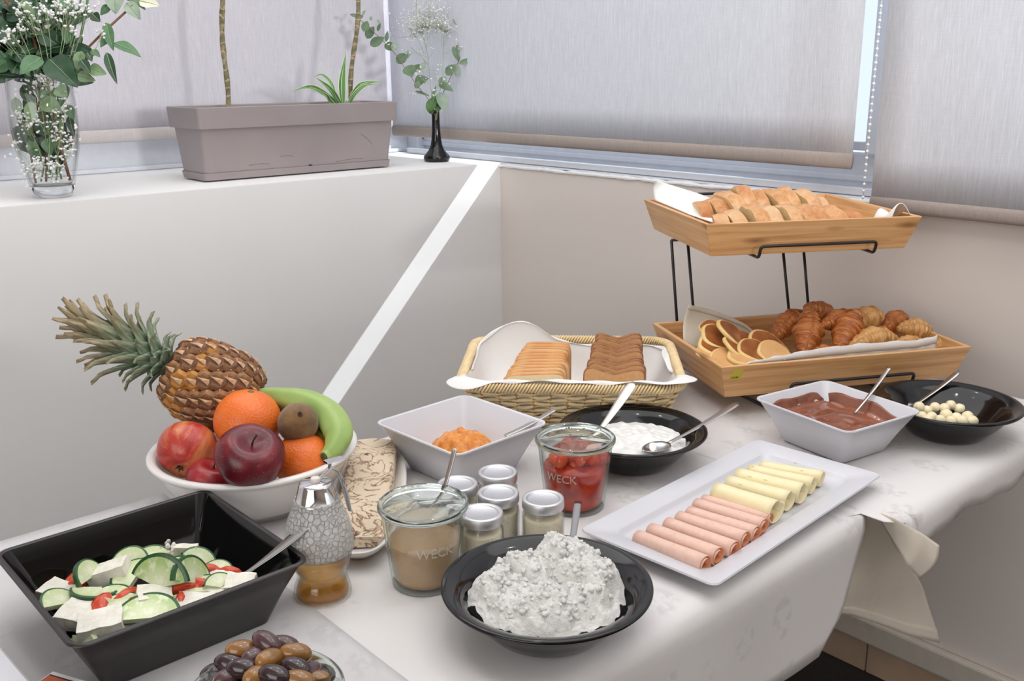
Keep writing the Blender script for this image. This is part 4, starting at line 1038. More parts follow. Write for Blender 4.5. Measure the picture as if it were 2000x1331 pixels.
# ------------------------------------------------------------------ two-tier bamboo stand
def bamboo(name, sx):
    m = Mat(name); sc1 = (2.2, 60, 70) if sx else (60, 2.2, 70)
    f = m.noise(1.6, m.mapped(sc1), 5, .6, .3)
    kn = m.voro(1, m.mapped((7, 40, 24) if sx else (40, 7, 24)))
    c = m.ramp(f, [(.3, s2l(186, 132, 82)), (.5, s2l(212, 162, 108)), (.72, s2l(230, 186, 134))])
    m.color(m.mix(c, s2l(134, 82, 44), m.ramp(kn, [(.05, (.8, .8, .8)), (.22, (0, 0, 0))]))).set(Roughness=.42); return m.m
BAM_X, BAM_Y = bamboo('bamboo_long', True), bamboo('bamboo_short', False)
def tray(label, X, Y, Z, a, L, W, hh=.060, ins=.018, th=.009):
    t = thing('bamboo_tray', label, 'tray', (X, Y, Z), a, 'bamboo trays')
    for s_ in (-1, 1):
        def bd(l0, l1, yo0, yo1):                         # board along x, front/back
            return [[(-l0, yo0[0], 0), (l0, yo0[0], 0), (l0-th*1.1, yo0[1], 0.0), (-l0+th*1.1, yo0[1], 0.0)],
                    [(-l1, yo1[0], hh), (l1, yo1[0], hh), (l1-th, yo1[1], hh), (-l1+th, yo1[1], hh)]]
        r = bd(L/2-ins, L/2, (s_*(W/2-ins), s_*(W/2-ins-th)), (s_*W/2, s_*(W/2-th)))
        MB().loft(r).build('side_board', BAM_X, t, smooth=False, bevel=.0008)
        r2 = [[(p[1], p[0], p[2]) for p in ring] for ring in bd(W/2-ins, W/2, (s_*(L/2-ins), s_*(L/2-ins-th)), (s_*L/2, s_*(L/2-th)))]
        MB().loft(r2).build('end_board', BAM_Y, t, smooth=False, bevel=.0008)
    MB().box((-L/2+ins+.004, -W/2+ins+.004, .003), (L/2-ins-.004, W/2-ins-.004, .009)).build('tray_floor', BAM_X, t, smooth=False)
    return t
LT = (-.954, 1.578, .040, 1.084, .486, .312)
UT = (-1.066, 1.620, .2645, 1.026, .410, .348)
TLo = tray('lower bamboo tray with pancakes and croissants, on the black wire stand', *LT)
TUp = tray('upper bamboo tray with sliced bread loaves, on the black wire stand', *UT)
def loc2w(T, x, y, z=0):
    c, s_ = math.cos(T[3]), math.sin(T[3]); return Vector((T[0]+x*c-y*s_, T[1]+x*s_+y*c, T[2]+z))
def w2loc(T, p):
    c, s_ = math.cos(T[3]), math.sin(T[3]); dx, dy = p[0]-T[0], p[1]-T[1]; return Vector((dx*c+dy*s_, -dx*s_+dy*c, p[2]-T[2]))
# sticker
STK = simple('yellow_sticker', s2l(196, 184, 60), .5, .05); INK = simple('black_ink', (.01, .01, .01), .6)
stp = thing
hs = .018/.060
def front_pt(x, z): return Vector((x, -(LT[5]/2-.018*(1-z/.060)), z))
sx_ = -LT[4]/2+.022
c0, c1, c2, c3 = front_pt(sx_-.003, .0345), front_pt(sx_+.0165, .0345), front_pt(sx_+.020, .0535), front_pt(sx_+.001, .0535)
off = Vector((0, -.0006, 0))
st = MB().add([c0+off, c1+off, c2+off, c3+off, c0, c1, c2, c3], [(0, 1, 2, 3), (7, 6, 5, 4), (0, 4, 5, 1), (1, 5, 6, 2), (2, 6, 7, 3), (3, 7, 4, 0)]).build('sticker', STK, TLo, smooth=False)
st['label'] = 'small yellow price sticker with black digits'
tx = text_mesh('13149', .0058, .0001); ex = (c1-c0).normalized(); ey = (c3-c0); ey = (ey-ex*ey.dot(ex)).normalized(); ez = ex.cross(ey)
mt = Matrix((ex, ey, ez)).transposed().to_4x4(); mt.translation = c0+off*2+ex*.0085+ey*.0042
tx.v = [tuple(mt @ Vector(v)) for v in tx.v]
tx.build('digits', INK, st, smooth=False)
# wire stand
t = thing('tray_stand', 'black wire stand carrying two bamboo trays, one above the other', 'stand', (LT[0], LT[1], 0))
def rnd_path(pts, r=.008, n=5):
    out = [Vector(pts[0])]
    for i in range(1, len(pts)-1):
        p = Vector(pts[i]); a = (Vector(pts[i-1])-p); b = (Vector(pts[i+1])-p); rr_ = min(r, a.length*.45, b.length*.45)
        a.normalize(); b.normalize(); A = p+a*rr_; B = p+b*rr_
        for k in range(n+1):
            u = k/n; out.append(A*(1-u)**2+p*2*u*(1-u)+B*u*u)
    out.append(Vector(pts[-1])); return out
def wire(pts, nm='wire'):
    o_ = Vector((LT[0], LT[1], 0)); MB().tube([p-o_ for p in rnd_path(pts)], .0029, 8).build(nm, WIRE, t)
def hoop(T, xa, xb, up, under, nm):
    yf = -T[5]/2-.001; z0 = -.0035
    ys = -(T[5]/2-.018)-.001
    wire([loc2w(T, xa, under, z0), loc2w(T, xa, yf+.004, z0), loc2w(T, xa, yf-.003, up), loc2w(T, xb, yf-.003, up), loc2w(T, xb, yf+.004, z0), loc2w(T, xb, under, z0)], nm)
hoop(LT, -.112, .128, .021, LT[5]/2-.02, 'front_hoop')
hoop(UT, -.103, .118, .018, UT[5]/2+.01, 'front_hoop')
# rear hoop over the upper tray's back edge
yb = UT[5]/2+.006
wire([loc2w(UT, -.103, yb-.05, -.0035), loc2w(UT, -.103, yb, -.0035), loc2w(UT, -.103, yb+.004, .066), loc2w(UT, .118, yb+.004, .066), loc2w(UT, .118, yb, -.0035), loc2w(UT, .118, yb-.05, -.0035)], 'rear_hoop')
# four uprights behind the lower tray: solve each in the vertical plane y = const of the lower tray
def on_plane(px, py, y0):
    n = Vector((-math.sin(LT[3]), math.cos(LT[3]), 0)); o_ = loc2w(LT, 0, y0)
    r = Vector(RM @ np.array([px-PP[0], py-PP[1], FPX])); e = Vector((0, 0, EYE)); k = (o_-e).dot(n)/r.dot(n); return e+r*k
yr = LT[5]/2+.012
ups = []
for (a, b) in (((1311, 465), (1322, 625)), ((1344, 482), (1353, 592)), ((1530, 495), (1541, 610)), ((1570, 492), (1578, 590))):
    p, q = on_plane(*a, yr), on_plane(*b, yr); d = q-p
    top = p-d*((.2605-p.z)/(-d.z)) if d.z else p
    top = p+d*((.2610-p.z)/d.z); bt = p+d*((.003-p.z)/d.z); wire([top, bt], 'upright'); ups.append((top, bt))
for i in (0, 2):
    wire([ups[i][0], ups[i+1][0]], 'cross_bar'); wire([ups[i][1], ups[i+1][1]], 'cross_bar')
for i, xx in ((0, -.112), (3, .128)):
    e = loc2w(LT, xx, -LT[5]/2-.045); e.z = .003
    wire([ups[i][1], e, Vector((e.x, e.y, .034))+(loc2w(LT, 0, .04)-loc2w(LT, 0, 0)).xy.to_3d()], 'foot_rail')
    b2 = loc2w(LT, xx, LT[5]/2-.02, -.0035); wire([b2, ups[i][1]+Vector((0, 0, .033))], 'brace')
# ------------------------------------------------------------------ napkins in the trays
PAPER = simple('white_paper', s2l(236, 236, 234), .8, .02, 10, bump=.2, bscale=40, bd=.002)
dA = depth(loc2w(UT, -UT[4]/2+.02, .13, .05)); dB = depth(loc2w(UT, -UT[4]/2+.02, -.03, .05))
UPT = [atD(px, py, dA+k) for px, py, k in [(1281, 352, .0), (1320, 365, -.005), (1360, 377, -.008), (1400, 392, -.010)]]
UPB = [atD(px, py, dA+(dB-dA)*k) for px, py, k in [(1279, 392, 0.), (1312, 405, .38), (1348, 420, .75), (1395, 436, 1.05)]]
def upn(u, v):
    p = lerp_list(UPT, u).lerp(lerp_list(UPB, u), v)
    return p+(loc2w(UT, 0, 1)-loc2w(UT, 0, 0))*(.010*math.sin(PI*v)+.003*math.sin(u*7+v*3))
o = MB().grid(upn, 24, 16).build('napkin', PAPER, None, solid=.0012); tag(o, 'white paper sheet standing up at the left end of the upper bamboo tray', 'napkin')
def upn2(u, v):
    L, W = UT[4], UT[5]; x = L/2-.010-.050*u; y = -W/2+.020+.055*v
    z = .056+.018*math.sin(PI*min(1, u*1.2))*(1-.6*v)+.008*math.sin(v*5+u*3)+(-.03*sm(.6, 1, u))
    return loc2w(UT, x, y, z)
o = MB().grid(upn2, 12, 12).build('napkin', PAPER, None, solid=.0012); tag(o, 'crumpled white paper corner at the right end of the upper bamboo tray', 'napkin')
def lown(u, v):                                           # tall fabric corner, back left of the lower tray
    a = [atD(1346, 594, 0), ]
    return None
yk = LT[5]/2
PTOP = [loc2w(LT, -.180, .085, .100), loc2w(LT, -.130, .110, .093), loc2w(LT, -.085, .115, .080), loc2w(LT, -.050, .105, .052), loc2w(LT, -.030, .090, .018)]
def ptop_px(): 
    ys = [(1346, 596, .075), (1385, 604, .085), (1425, 618, .085), (1455, 633, .075), (1482, 655, .060)]
    out = []
    for px, py, yy in ys: out.append(on_plane(px, py, yy))
    return out
PTOP = ptop_px()
PBOT = [on_plane(px, py, yy) for px, py, yy in [(1335, 668, .040), (1362, 682, .030), (1410, 690, .045), (1450, 688, .05), (1486, 682, .05)]]
def lown(u, v): 
    p = lerp_list(PTOP, u).lerp(lerp_list(PBOT, u), v); n_ = (loc2w(LT, 0, 1)-loc2w(LT, 0, 0)); n_.z = 0
    return p+n_.normalized()*(.012*math.sin(PI*v)+.003*math.sin(u*9)*(1-v))
o = MB().grid(lown, 24, 14).build('napkin', NAPB, None, solid=.0014); tag(o, 'cream fabric napkin corner standing up behind the pancakes in the lower tray', 'napkin')
MB().grid(lambda u, v: lown(u, v*.13)+(loc2w(LT, 0, -.0015)-loc2w(LT, 0, 0)), 24, 2).build('hem', NAPB, o, solid=.001)
FT = [on_plane(px, py, yy) for px, py, yy in [(1462, 708, -.142), (1520, 696, -.140), (1600, 681, -.138), (1680, 672, -.138), (1790, 665, -.138), (1830, 656, -.138)]]
FB = [loc2w(LT, x, -.134, z) for x, z in [(-.200, .045), (-.14, .03), (-.05, .02), (.05, .02), (.14, .025), (.185, .03)]]
o = MB().grid(lambda u, v: lerp_list(FT, u).lerp(lerp_list(FB, u), v)+Vector((.0015*math.sin(u*60), 0, .001*math.sin(u*45)))*(1-v), 60, 8).build('napkin', NAP, None, solid=.0014)
tag(o, 'white napkin edge along the front of the lower tray before the croissants', 'napkin')
MB().grid(lambda u, v: lerp_list(FT, u).lerp(lerp_list(FB, u), v*.28)+(loc2w(LT, 0, -.0013)-loc2w(LT, 0, 0)), 60, 2).build('hem', NAP, o, solid=.001)
# ------------------------------------------------------------------ sliced loaves on the upper tray
LOAF = Mat('loaf_crust'); LOAF.color(LOAF.mix(LOAF.ramp(LOAF.noise(34, LOAF.mapped((1, .6, 1)), 7, .68), [(.30, s2l(164, 92, 46)), (.43, s2l(204, 138, 84)), (.55, s2l(224, 176, 126)), (.68, s2l(238, 216, 186))]), s2l(146, 76, 38), LOAF.ramp(LOAF.noise(13, detail=5), [(.55, (0, 0, 0)), (.66, (.9, .9, .9))]))).set(Roughness=.65); oi = LOAF.n('ShaderNodeObjectInfo'); prev_ = LOAF.b.inputs['Base Color'].links[0].from_socket
LOAF.color(LOAF.mix(prev_, LOAF.ramp(oi.outputs['Random'], [(.0, s2l(190, 116, 66)), (.5, s2l(220, 168, 116)), (1., s2l(240, 214, 180))]), .45)); LOAF.bump(LOAF.noise(70, detail=7, rough=.65), .9, .006); LOAF = LOAF.m
LCRUMB = simple('loaf_crumb', s2l(226, 200, 152), .85, .08, 200, bump=.6, bscale=260, bd=.003)
def loaf_slice(w, h, th, seed, taper):
    mb = MB(); rings = []; n = 40
    def ring(k, x, bul):
        out = []
        for i in range(n):
            a = 2*PI*i/n-PI/2; c, s_ = math.cos(a), math.sin(a)
            y = w/2*math.copysign(abs(c)**.8, c)*k; z = (h*.97*math.copysign(abs(s_)**.75, s_) if s_ > 0 else .012*s_)*k+.012
            f = 1+.07*noise.noise(Vector((y*40, z*40, seed+x*25)))+.03*noise.noise(Vector((y*110, z*110, seed+x*90)))
            out.append((x, y*f, z*f))
        return out
    N = 5
    mb.loft([ring(1-taper*(i/N)-(.03 if i in (0, N) else 0), -th/2+th*i/N, 0) for i in range(N+1)], False, False)
    mb.add(ring(.97, -th/2, 0), [tuple(range(n))], 1); mb.add(ring(.97-taper, th/2, 0), [tuple(range(n))], 1)
    return mb
def loaf(row, y, x0, x1, n, hs_, zb, yaw, tilt, wid):
    for k in range(n):
        u = k/(n-1); x = x0+(x1-x0)*u
        m = loaf_slice(wid*hs_(u), .058*hs_(u), (x1-x0)/n*1.0, k*4.7+row*31, .04).build('bread_slice', [LOAF, LCRUMB], auto=45)
        m.location = loc2w(UT, x, y+.004*math.sin(k*2.1), zb); m.rotation_euler = (rnd.uniform(-.06, .06), tilt+rnd.uniform(-.12, .12), UT[3]+yaw+rnd.uniform(-.16, .16)); e_ = rnd.uniform(.93, 1.08); m.scale = (rnd.uniform(.88, 1.02), e_, e_)
        tag(m, f'thick bread slice, {rank[k]} from the left in the {["front", "rear"][row]} loaf on the upper tray' if k else f'rounded end slice at the left of the {["front", "rear"][row]} loaf on the upper tray', 'bread', ['slices of the front loaf', 'slices of the rear loaf'][row])
loaf(0, -.080, -.128, .126, 9, lambda u: .52+.48*math.sin(PI*(.12+.80*u))**.7, .012, -.16, -.30, .135)
loaf(1, .030, -.120, .120, 9, lambda u: .62+.62*math.sin(PI*(.10+.80*u))**.8, .016, -.16, -.28, .125)
# ------------------------------------------------------------------ pancakes and croissants on the lower tray
PAN = Mat('pancake_brown'); PAN.color(PAN.ramp(PAN.noise(22, detail=3), [(.3, s2l(118, 62, 28)), (.55, s2l(160, 96, 48)), (.8, s2l(206, 148, 92))])).set(Roughness=.45); PAN = PAN.m
PANE = simple('pancake_edge', s2l(226, 194, 128), .6, .08, 60)
PANL = simple('pancake_pale', s2l(214, 164, 108), .5, .08, 30)
def pancake(px, py, yl, r, nx, ny, label, pale=False, th=.0085):
    p = on_plane(px, py, yl); n = 28; R_ = []
    for rr_, zz in ((0, -th/2), (r*.82, -th/2), (r*.97, -th*.3), (r, 0), (r*.97, th*.3), (r*.86, th/2), (0, th/2)):
        R_.append([((max(rr_, 1e-4))*(1+.05*math.sin(3*a+px)+.02*math.sin(7*a))*math.cos(a), (max(rr_, 1e-4))*(1+.05*math.cos(2*a+py))*math.sin(a), zz+.05*rr_*rr_/r*math.sin(2*a+px)) for a in [2*PI*k/n for k in range(n)]])
    mb = MB(); mb.loft(R_[:2], False, False, m=0); mb.loft(R_[1:6], False, False, m=1); mb.loft(R_[5:], False, False, m=0)
    o = mb.build('pancake', [PANL if pale else PAN, PANE], None, p, auto=60)
    d = Vector((nx, ny, 1)); nn = (right*d.x+tocam.xy.to_3d().normalized()*d.y+upv*d.z).normalized()
    o.rotation_euler = nn.to_track_quat('Z', 'Y').to_euler(); tag(o, label, 'pancake', 'little pancakes')
pc = [(1402, 694, -.060, .040, .1, .2, 'pale little pancake lying flattest at the tray\'s near left corner', True),
      (1424, 703, -.085, .036, .05, .3, 'pale little pancake right behind the near left tray corner', True),
      (1406, 676, -.040, .040, .15, .35, 'little pancake with a wavy edge across the left of the heap', False),
      (1412, 662, -.020, .042, .25, .35, 'dark browned pancake leaning high on the left of the heap', False),
      (1388, 643, .012, .022, -.1, .6, 'darkest browned pancake against the napkin corner at the very back', False),
      (1428, 652, -.030, .034, .75, .35, 'brown pancake tilted steeply with its pale rim showing, top of heap', False),
      (1442, 680, -.065, .032, .5, .3, 'small pancake wedged upright in the middle of the heap', False),
      (1462, 669, -.035, .034, .35, .3, 'pancake lying behind the folded pancake at the right of the heap', False),
      (1500, 676, -.055, .040, .30, .45, 'brown topped pancake nearest the croissants', False),
      (1476, 688, -.085, .034, .25, .4, 'folded pale pancake at the front of the heap', False),
      (1512, 690, -.095, .032, .2, .5, 'pale pancake against the front napkin edge', True),
      (1456, 698, -.095, .032, .1, .3, 'flat pancake tucked beneath the folded one at the front', True)]
for q_ in pc: pancake(q_[0], q_[1], q_[2], q_[3], q_[4], q_[5], q_[6], q_[7])
CRO_D = Mat('croissant_dark'); v = CRO_D.noise(1, CRO_D.mapped((34, 5, 1), out='UV'), 6, .62, .8)
CRO_D.color(CRO_D.ramp(v, [(.25, s2l(112, 52, 20)), (.45, s2l(166, 88, 38)), (.62, s2l(206, 134, 72)), (.8, s2l(228, 178, 120))])).set(Roughness=.38); CRO_D.bump(v, .7, .003); CRO_D = CRO_D.m
CRO_L = Mat('croissant_light'); v = CRO_L.noise(1, CRO_L.mapped((34, 5, 1), out='UV'), 6, .62, .8)
CRO_L.color(CRO_L.ramp(v, [(.25, s2l(156, 92, 44)), (.42, s2l(204, 144, 82)), (.6, s2l(222, 174, 112)), (.8, s2l(234, 202, 150))])).set(Roughness=.45); CRO_L.bump(v, .7, .003); CRO_L = CRO_L.m
def croissant(label, pa_, pb_, fat, bendv, mat, nseg=7):
    A, B = pa_, pb_; L = (B-A).length; mid = (A+B)/2+bendv
    mb = MB(); rings = []; N = 64; n = 22; u0 = None
    for i in range(N+1):
        u = i/N; c = A*(1-u)**2+mid*2*u*(1-u)+B*u*u
        tt = (-A*(1-u)*2+mid*2*(1-2*u)+B*2*u).normalized()
        if u0 is None: u0 = tt.orthogonal()
        u0 = (u0-tt*u0.dot(tt)).normalized(); w_ = tt.cross(u0)
        s_ = abs(u-.5)*2; seg = (s_*nseg*.5) % 1
        r = fat*1.06*(1-.78*s_**1.55)*(.84+.24*(1-seg)**.8)*(1+.02*math.sin(i*2.4))
        rings.append([c+(u0*math.cos(a)+w_*math.sin(a))*r*(1+.08*noise.noise(Vector((math.cos(a)*2, math.sin(a)*2, u*9+fat*900)))+.05*math.sin(a*1+i*.35)) for a in [2*PI*k/n for k in range(n)]])
    mb.loft(rings); mb.uv = [(i/N, j/n) for i in range(N+1) for j in range(n)]; o = mb.build('croissant', mat); tag(o, label, 'croissant', 'croissants on the lower tray'); return o
OP = on_plane
croissant('glossy dark croissant at the left edge of the pile beside the napkin', OP(1505, 672, .02), OP(1570, 612, .07), .0205, Vector((0, 0, .022)), CRO_D)
croissant('dark croissant with a peak reaching highest, behind the others', OP(1572, 600, .035), OP(1640, 648, .075), .021, Vector((0, 0, .020)), CRO_D)
croissant('large dark croissant standing upright at the middle of the pile', OP(1566, 700, -.06), OP(1578, 602, .02), .0255, Vector((0, 0, .004))+right*.012, CRO_D)
croissant('large glossy croissant lying diagonally across the right of the middle', OP(1600, 640, -.03), OP(1672, 612, .01), .016, Vector((0, 0, .006)), CRO_D)
croissant('large dark golden croissant sloping down to the front napkin', OP(1672, 608, .0), OP(1634, 690, -.085), .0245, right*.004+upv*.010, CRO_D)
croissant('brown croissant low at the front, half hidden by the napkin edge', OP(1570, 706, -.09), OP(1650, 698, -.095), .0165, upv*.018, CRO_D)
croissant('pale croissant at the top right of the pile', OP(1662, 645, .0), OP(1724, 622, .03), .0225, upv*.022, CRO_L)
croissant('golden croissant behind the pale ones at the right', OP(1722, 650, .01), OP(1772, 624, .05), .0190, upv*.020, CRO_D)
croissant('pale croissant at the front right, just above the napkin edge', OP(1660, 678, -.09), OP(1752, 664, -.07), .0205, upv*.020, CRO_L)
croissant('pale croissant farthest right on the pile, with fine ridges', OP(1752, 644, -.03), OP(1826, 664, -.04), .0200, upv*.020, CRO_L, 11)
croissant('small pale croissant piece behind the napkin edge on the right', OP(1738, 678, -.10), OP(1810, 672, -.10), .013, upv*.010, CRO_L)
croissant('pale croissant end lying alone in the right corner of the lower tray', OP(1822, 682, -.09), OP(1862, 676, -.07), .013, upv*.012, CRO_L)
# ------------------------------------------------------------------ salad
FETA = Mat('feta'); FETA.color(FETA.ramp(FETA.noise(90, detail=4), [(.3, s2l(216, 212, 196)), (.6, s2l(234, 231, 220))])).set(Roughness=.6, Subsurface_Weight=.15, Subsurface_Radius=(.01, .009, .007), Subsurface_Scale=.3); FETA.bump(FETA.noise(240, detail=4), .5, .0015); FETA = FETA.m
def feta(px, py, z, dims, eul, label):
    n = 7; mb = MB(); bm = bmesh.new(); bmesh.ops.create_cube(bm, size=1); bmesh.ops.subdivide_edges(bm, edges=bm.edges, cuts=n, use_grid_fill=True)
    for v in bm.verts:
        v.co = Vector((v.co.x*dims[0], v.co.y*dims[1], v.co.z*dims[2]))
        v.co += Vector((noise.noise(v.co*90+Vector((px, 0, 0))), noise.noise(v.co*90+Vector((0, py, 0))), noise.noise(v.co*90+Vector((0, 0, px)))))*.0016
    bm.verts.ensure_lookup_table(); mb.add([v.co.copy() for v in bm.verts], [tuple(v.index for v in f.verts) for f in bm.faces]); bm.free()
    o = mb.build('feta_cube', FETA, None, inbowl(px, py, z, .013), eul, auto=50); tag(o, label, 'feta', 'feta pieces in the salad')
def inbowl(px, py, z, mg=.012):
    c, s_ = math.cos(.01), math.sin(.01)
    while z < .074:
        p = at(px, py, z); dx, dy = p.x+.972, p.y-.334; lx, ly = dx*c+dy*s_, -dx*s_+dy*c; k = .034*(1-z/.08)+.006+mg
        if abs(lx) < .125-k and abs(ly) < .123-k: break
        z += .001
    return at(px, py, z)
feta(112, 1160, .050, (.030, .026, .016), (.1, .15, .5), 'feta piece at the far left of the salad')
feta(152, 1202, .050, (.034, .034, .013), (.1, .15, .7), 'large feta slab leaning at the front left, the one behind')
feta(197, 1218, .054, (.042, .032, .014), (.16, -.1, 1.2), 'large feta slab lying in front of the other slab')
feta(216, 1122, .058, (.042, .022, .022), (.1, -.3, .9), 'wide feta block behind the cucumber on the left')
feta(365, 1092, .058, (.027, .012, .032), (.0, .0, .85), 'feta block standing upright against the back wall')
feta(302, 1170, .056, (.034, .030, .020), (.05, .1, 1.25), 'white feta cube in the middle of the salad')
feta(382, 1184, .050, (.036, .030, .014), (.1, .1, 1.0), 'flat feta piece against the near wall of the bowl')
feta(424, 1140, .051, (.036, .028, .014), (.1, .05, .6), 'feta piece beside the salad spoon tip')
feta(470, 1146, .052, (.030, .026, .018), (.2, .1, .9), 'feta crumble in the right corner under the spoon')
feta(436, 1158, .048, (.030, .02, .012), (.1, .2, .8), 'thin feta sliver low beside the right corner')
FLESH = Mat('cucumber_flesh'); sx3 = FLESH.n('ShaderNodeVectorMath', operation='LENGTH'); FLESH.l(FLESH.tc(), sx3.inputs[0])
FLESH.color(FLESH.mix(FLESH.ramp(sx3.outputs['Value'], [(.010, s2l(208, 216, 178)), (.019, s2l(196, 208, 160)), (.0265, s2l(166, 190, 122))]), s2l(226, 228, 202), FLESH.ramp(FLESH.noise(120), [(.5, (0, 0, 0)), (.65, (.7, .7, .7))]))).set(Roughness=.25, Subsurface_Weight=.2, Subsurface_Radius=(.008, .01, .005), Subsurface_Scale=.3); FLESH = FLESH.m
RIND = simple('cucumber_rind', s2l(30, 78, 34), .3, .35, 60)
def cuke(px, py, z, r, a0, a1, eul, label, th=.006):
    n = 16; pts = [(r*math.cos(a0+(a1-a0)*k/n), r*math.sin(a0+(a1-a0)*k/n)) for k in range(n+1)]
    mb = MB(); N = n+1
    top = [(x*.90, y*.90, th/2) for x, y in pts]; ot = [(x, y, th/2-.0008) for x, y in pts]; ob = [(x, y, -th/2+.0008) for x, y in pts]; bo_ = [(x*.95, y*.95, -th/2) for x, y in pts]
    mb.add(top+[(0, 0, th/2)], [tuple(range(N))+(N,)], 0); mb.add(bo_+[(0, 0, -th/2)], [tuple(range(N))+(N,)], 0)
    mb.loft([top, ot, ob, bo_], False, False, closed=False, m=1)
    mb.add([top[0], (0, 0, th/2), (0, 0, -th/2), bo_[0]], [(0, 1, 2, 3)], 0); mb.add([top[-1], (0, 0, th/2), (0, 0, -th/2), bo_[-1]], [(0, 1, 2, 3)], 0)
    o = mb.build('cucumber_slice', [FLESH, RIND], None, inbowl(px, py, z), eul, smooth=False); tag(o, label, 'cucumber', 'cucumber slices in the salad')
V = right.xy.angle_signed(Vector((1, 0)))                 # image right as a yaw
def yaw(deg): return math.atan2(right.y, right.x)+math.radians(deg)
cks = [(268, 1128, .058, .028, 0, 4.2, (.25, -.1, yaw(20)), 'large curved cucumber slice behind the middle of the salad'),
 (188, 1152, .056, .026, PI, 2*PI, (-.1, .1, yaw(10)), 'cucumber half slice left of the middle, its rind to the front'),
 (177, 1130, .060, .022, 0, PI, (1.0, .1, yaw(80)), 'cucumber sliver standing behind the left feta'),
 (122, 1184, .054, .024, 0, PI, (.5, .3, yaw(60)), 'pale cucumber slice between the left feta pieces'),
 (208, 1167, .060, .034, PI*1.15, PI*1.85, (1.1, .0, yaw(14)), 'narrow cucumber stick with green rind in the left middle'),
 (312, 1148, .062, .036, .3, PI-.3, (1.25, .0, yaw(-16)), 'cucumber strip showing its dark rind behind the white feta cube'),
 (233, 1194, .052, .026, .2, PI+.2, (.2, -.1, yaw(10)), 'cucumber slice in front of the tomato on the left'),
 (286, 1212, .054, .034, 0, PI, (.35, .0, yaw(8)), 'largest cucumber half slice at the near wall'),
 (374, 1140, .062, .030, -.2, PI-.4, (1.2, .2, yaw(70)), 'cucumber slice standing upright right of the feta cube'),
 (340, 1128, .055, .028, 0, PI, (.4, 0, yaw(0)), 'pale cucumber half slice beneath the standing one'),
 (254, 1104, .058, .022, 0, PI, (.7, .1, yaw(-10)), 'cucumber slice at the back beside the wide feta block'),
 (297, 1104, .058, .024, 0, 1.9, (.6, -.1, yaw(20)), 'cucumber wedge against the back wall'),
 (328, 1115, .055, .022, 0, PI, (.4, .1, yaw(-15)), 'small cucumber slice left of the upright feta'),
 (348, 1193, .050, .022, 0, 2.2, (.3, 0, yaw(20)), 'cucumber wedge beside the flat feta at the near wall'),
 (244, 1207, .048, .022, PI, 2*PI, (.2, .1, yaw(40)), 'dark cucumber bit tucked under the largest half slice'),
 (404, 1160, .052, .026, 0, PI, (.3, .1, yaw(10)), 'cucumber slice under the feta by the spoon'),
 (384, 1106, .058, .022, .2, 2.4, (.8, .2, yaw(25)), 'thin cucumber slice beside the upright feta block'),
 (424, 1122, .054, .018, 0, PI, (.5, .1, yaw(0)), 'small cucumber slice behind the spoon tip'),
 (170, 1240, .050, .018, PI*1.1, PI*1.9, (1.0, .0, yaw(-30)), 'dark green cucumber rind piece in the near left corner'),
 (182, 1240, .052, .018, PI*1.1, PI*1.9, (1.1, .1, yaw(-34)), 'second dark rind piece beside it, tucked under the feta slab'),
 (430, 1150, .054, .018, .3, 2.6, (.7, .0, yaw(40)), 'cucumber bit with dark rind beside the spoon'),
 (305, 1125, .052, .026, 0, PI, (.3, .2, yaw(-30)), 'dark edged cucumber slice low in the middle'),
 (215, 1180, .050, .026, 0, PI, (.3, .0, yaw(5)), 'cucumber slice below the narrow stick')]
for c in cks: cuke(*c)
TOM = Mat('tomato_piece'); TOM.color(TOM.ramp(TOM.noise(60), [(.3, s2l(186, 52, 30)), (.7, s2l(222, 92, 58))])).set(Roughness=.15, Subsurface_Weight=.2, Subsurface_Radius=(.02, .006, .003), Subsurface_Scale=.2); TOM = TOM.m
tms = [(152, 1137, .054, 'tomato piece behind the left cucumber slices'), (143, 1148, .050, 'juicy tomato bit beside the far left feta'), (292, 1112, .054, 'tomato slice behind the large curved cucumber'), (354, 1152, .056, 'tomato strip right of the white feta cube'), (350, 1178, .050, 'tomato strip by the right lower face of the feta cube'), (240, 1170, .052, 'orange-red tomato strip in the left middle'), (200, 1192, .050, 'tomato bit in front of the wide slab'), (262, 1198, .050, 'tomato wedge above the largest cucumber slice'), (402, 1121, .054, 'tomato piece in the back right of the salad'), (397, 1150, .052, 'seedy tomato bit near the spoon tip'), (360, 1118, .050, 'tomato slice low beside the upright feta'), (444, 1126, .050, 'dark tomato bit in the right rear corner')]
for k, (px, py, z, l) in enumerate(tms):
    o_ = Vector((k*7., 0, 0)); q = Quaternion((rnd.random(), rnd.random(), rnd.random(), rnd.random()+.1)).normalized().to_matrix()
    o = MB().ball((0, 0, 0), .0145, 14, (1.25, .8, .5), q, fn=lambda v: 1+.3*noise.noise(v*1.6+o_)).build('tomato_piece', TOM, None, inbowl(px, py, z, .010)); tag(o, l, 'tomato', 'tomato pieces in the salad')
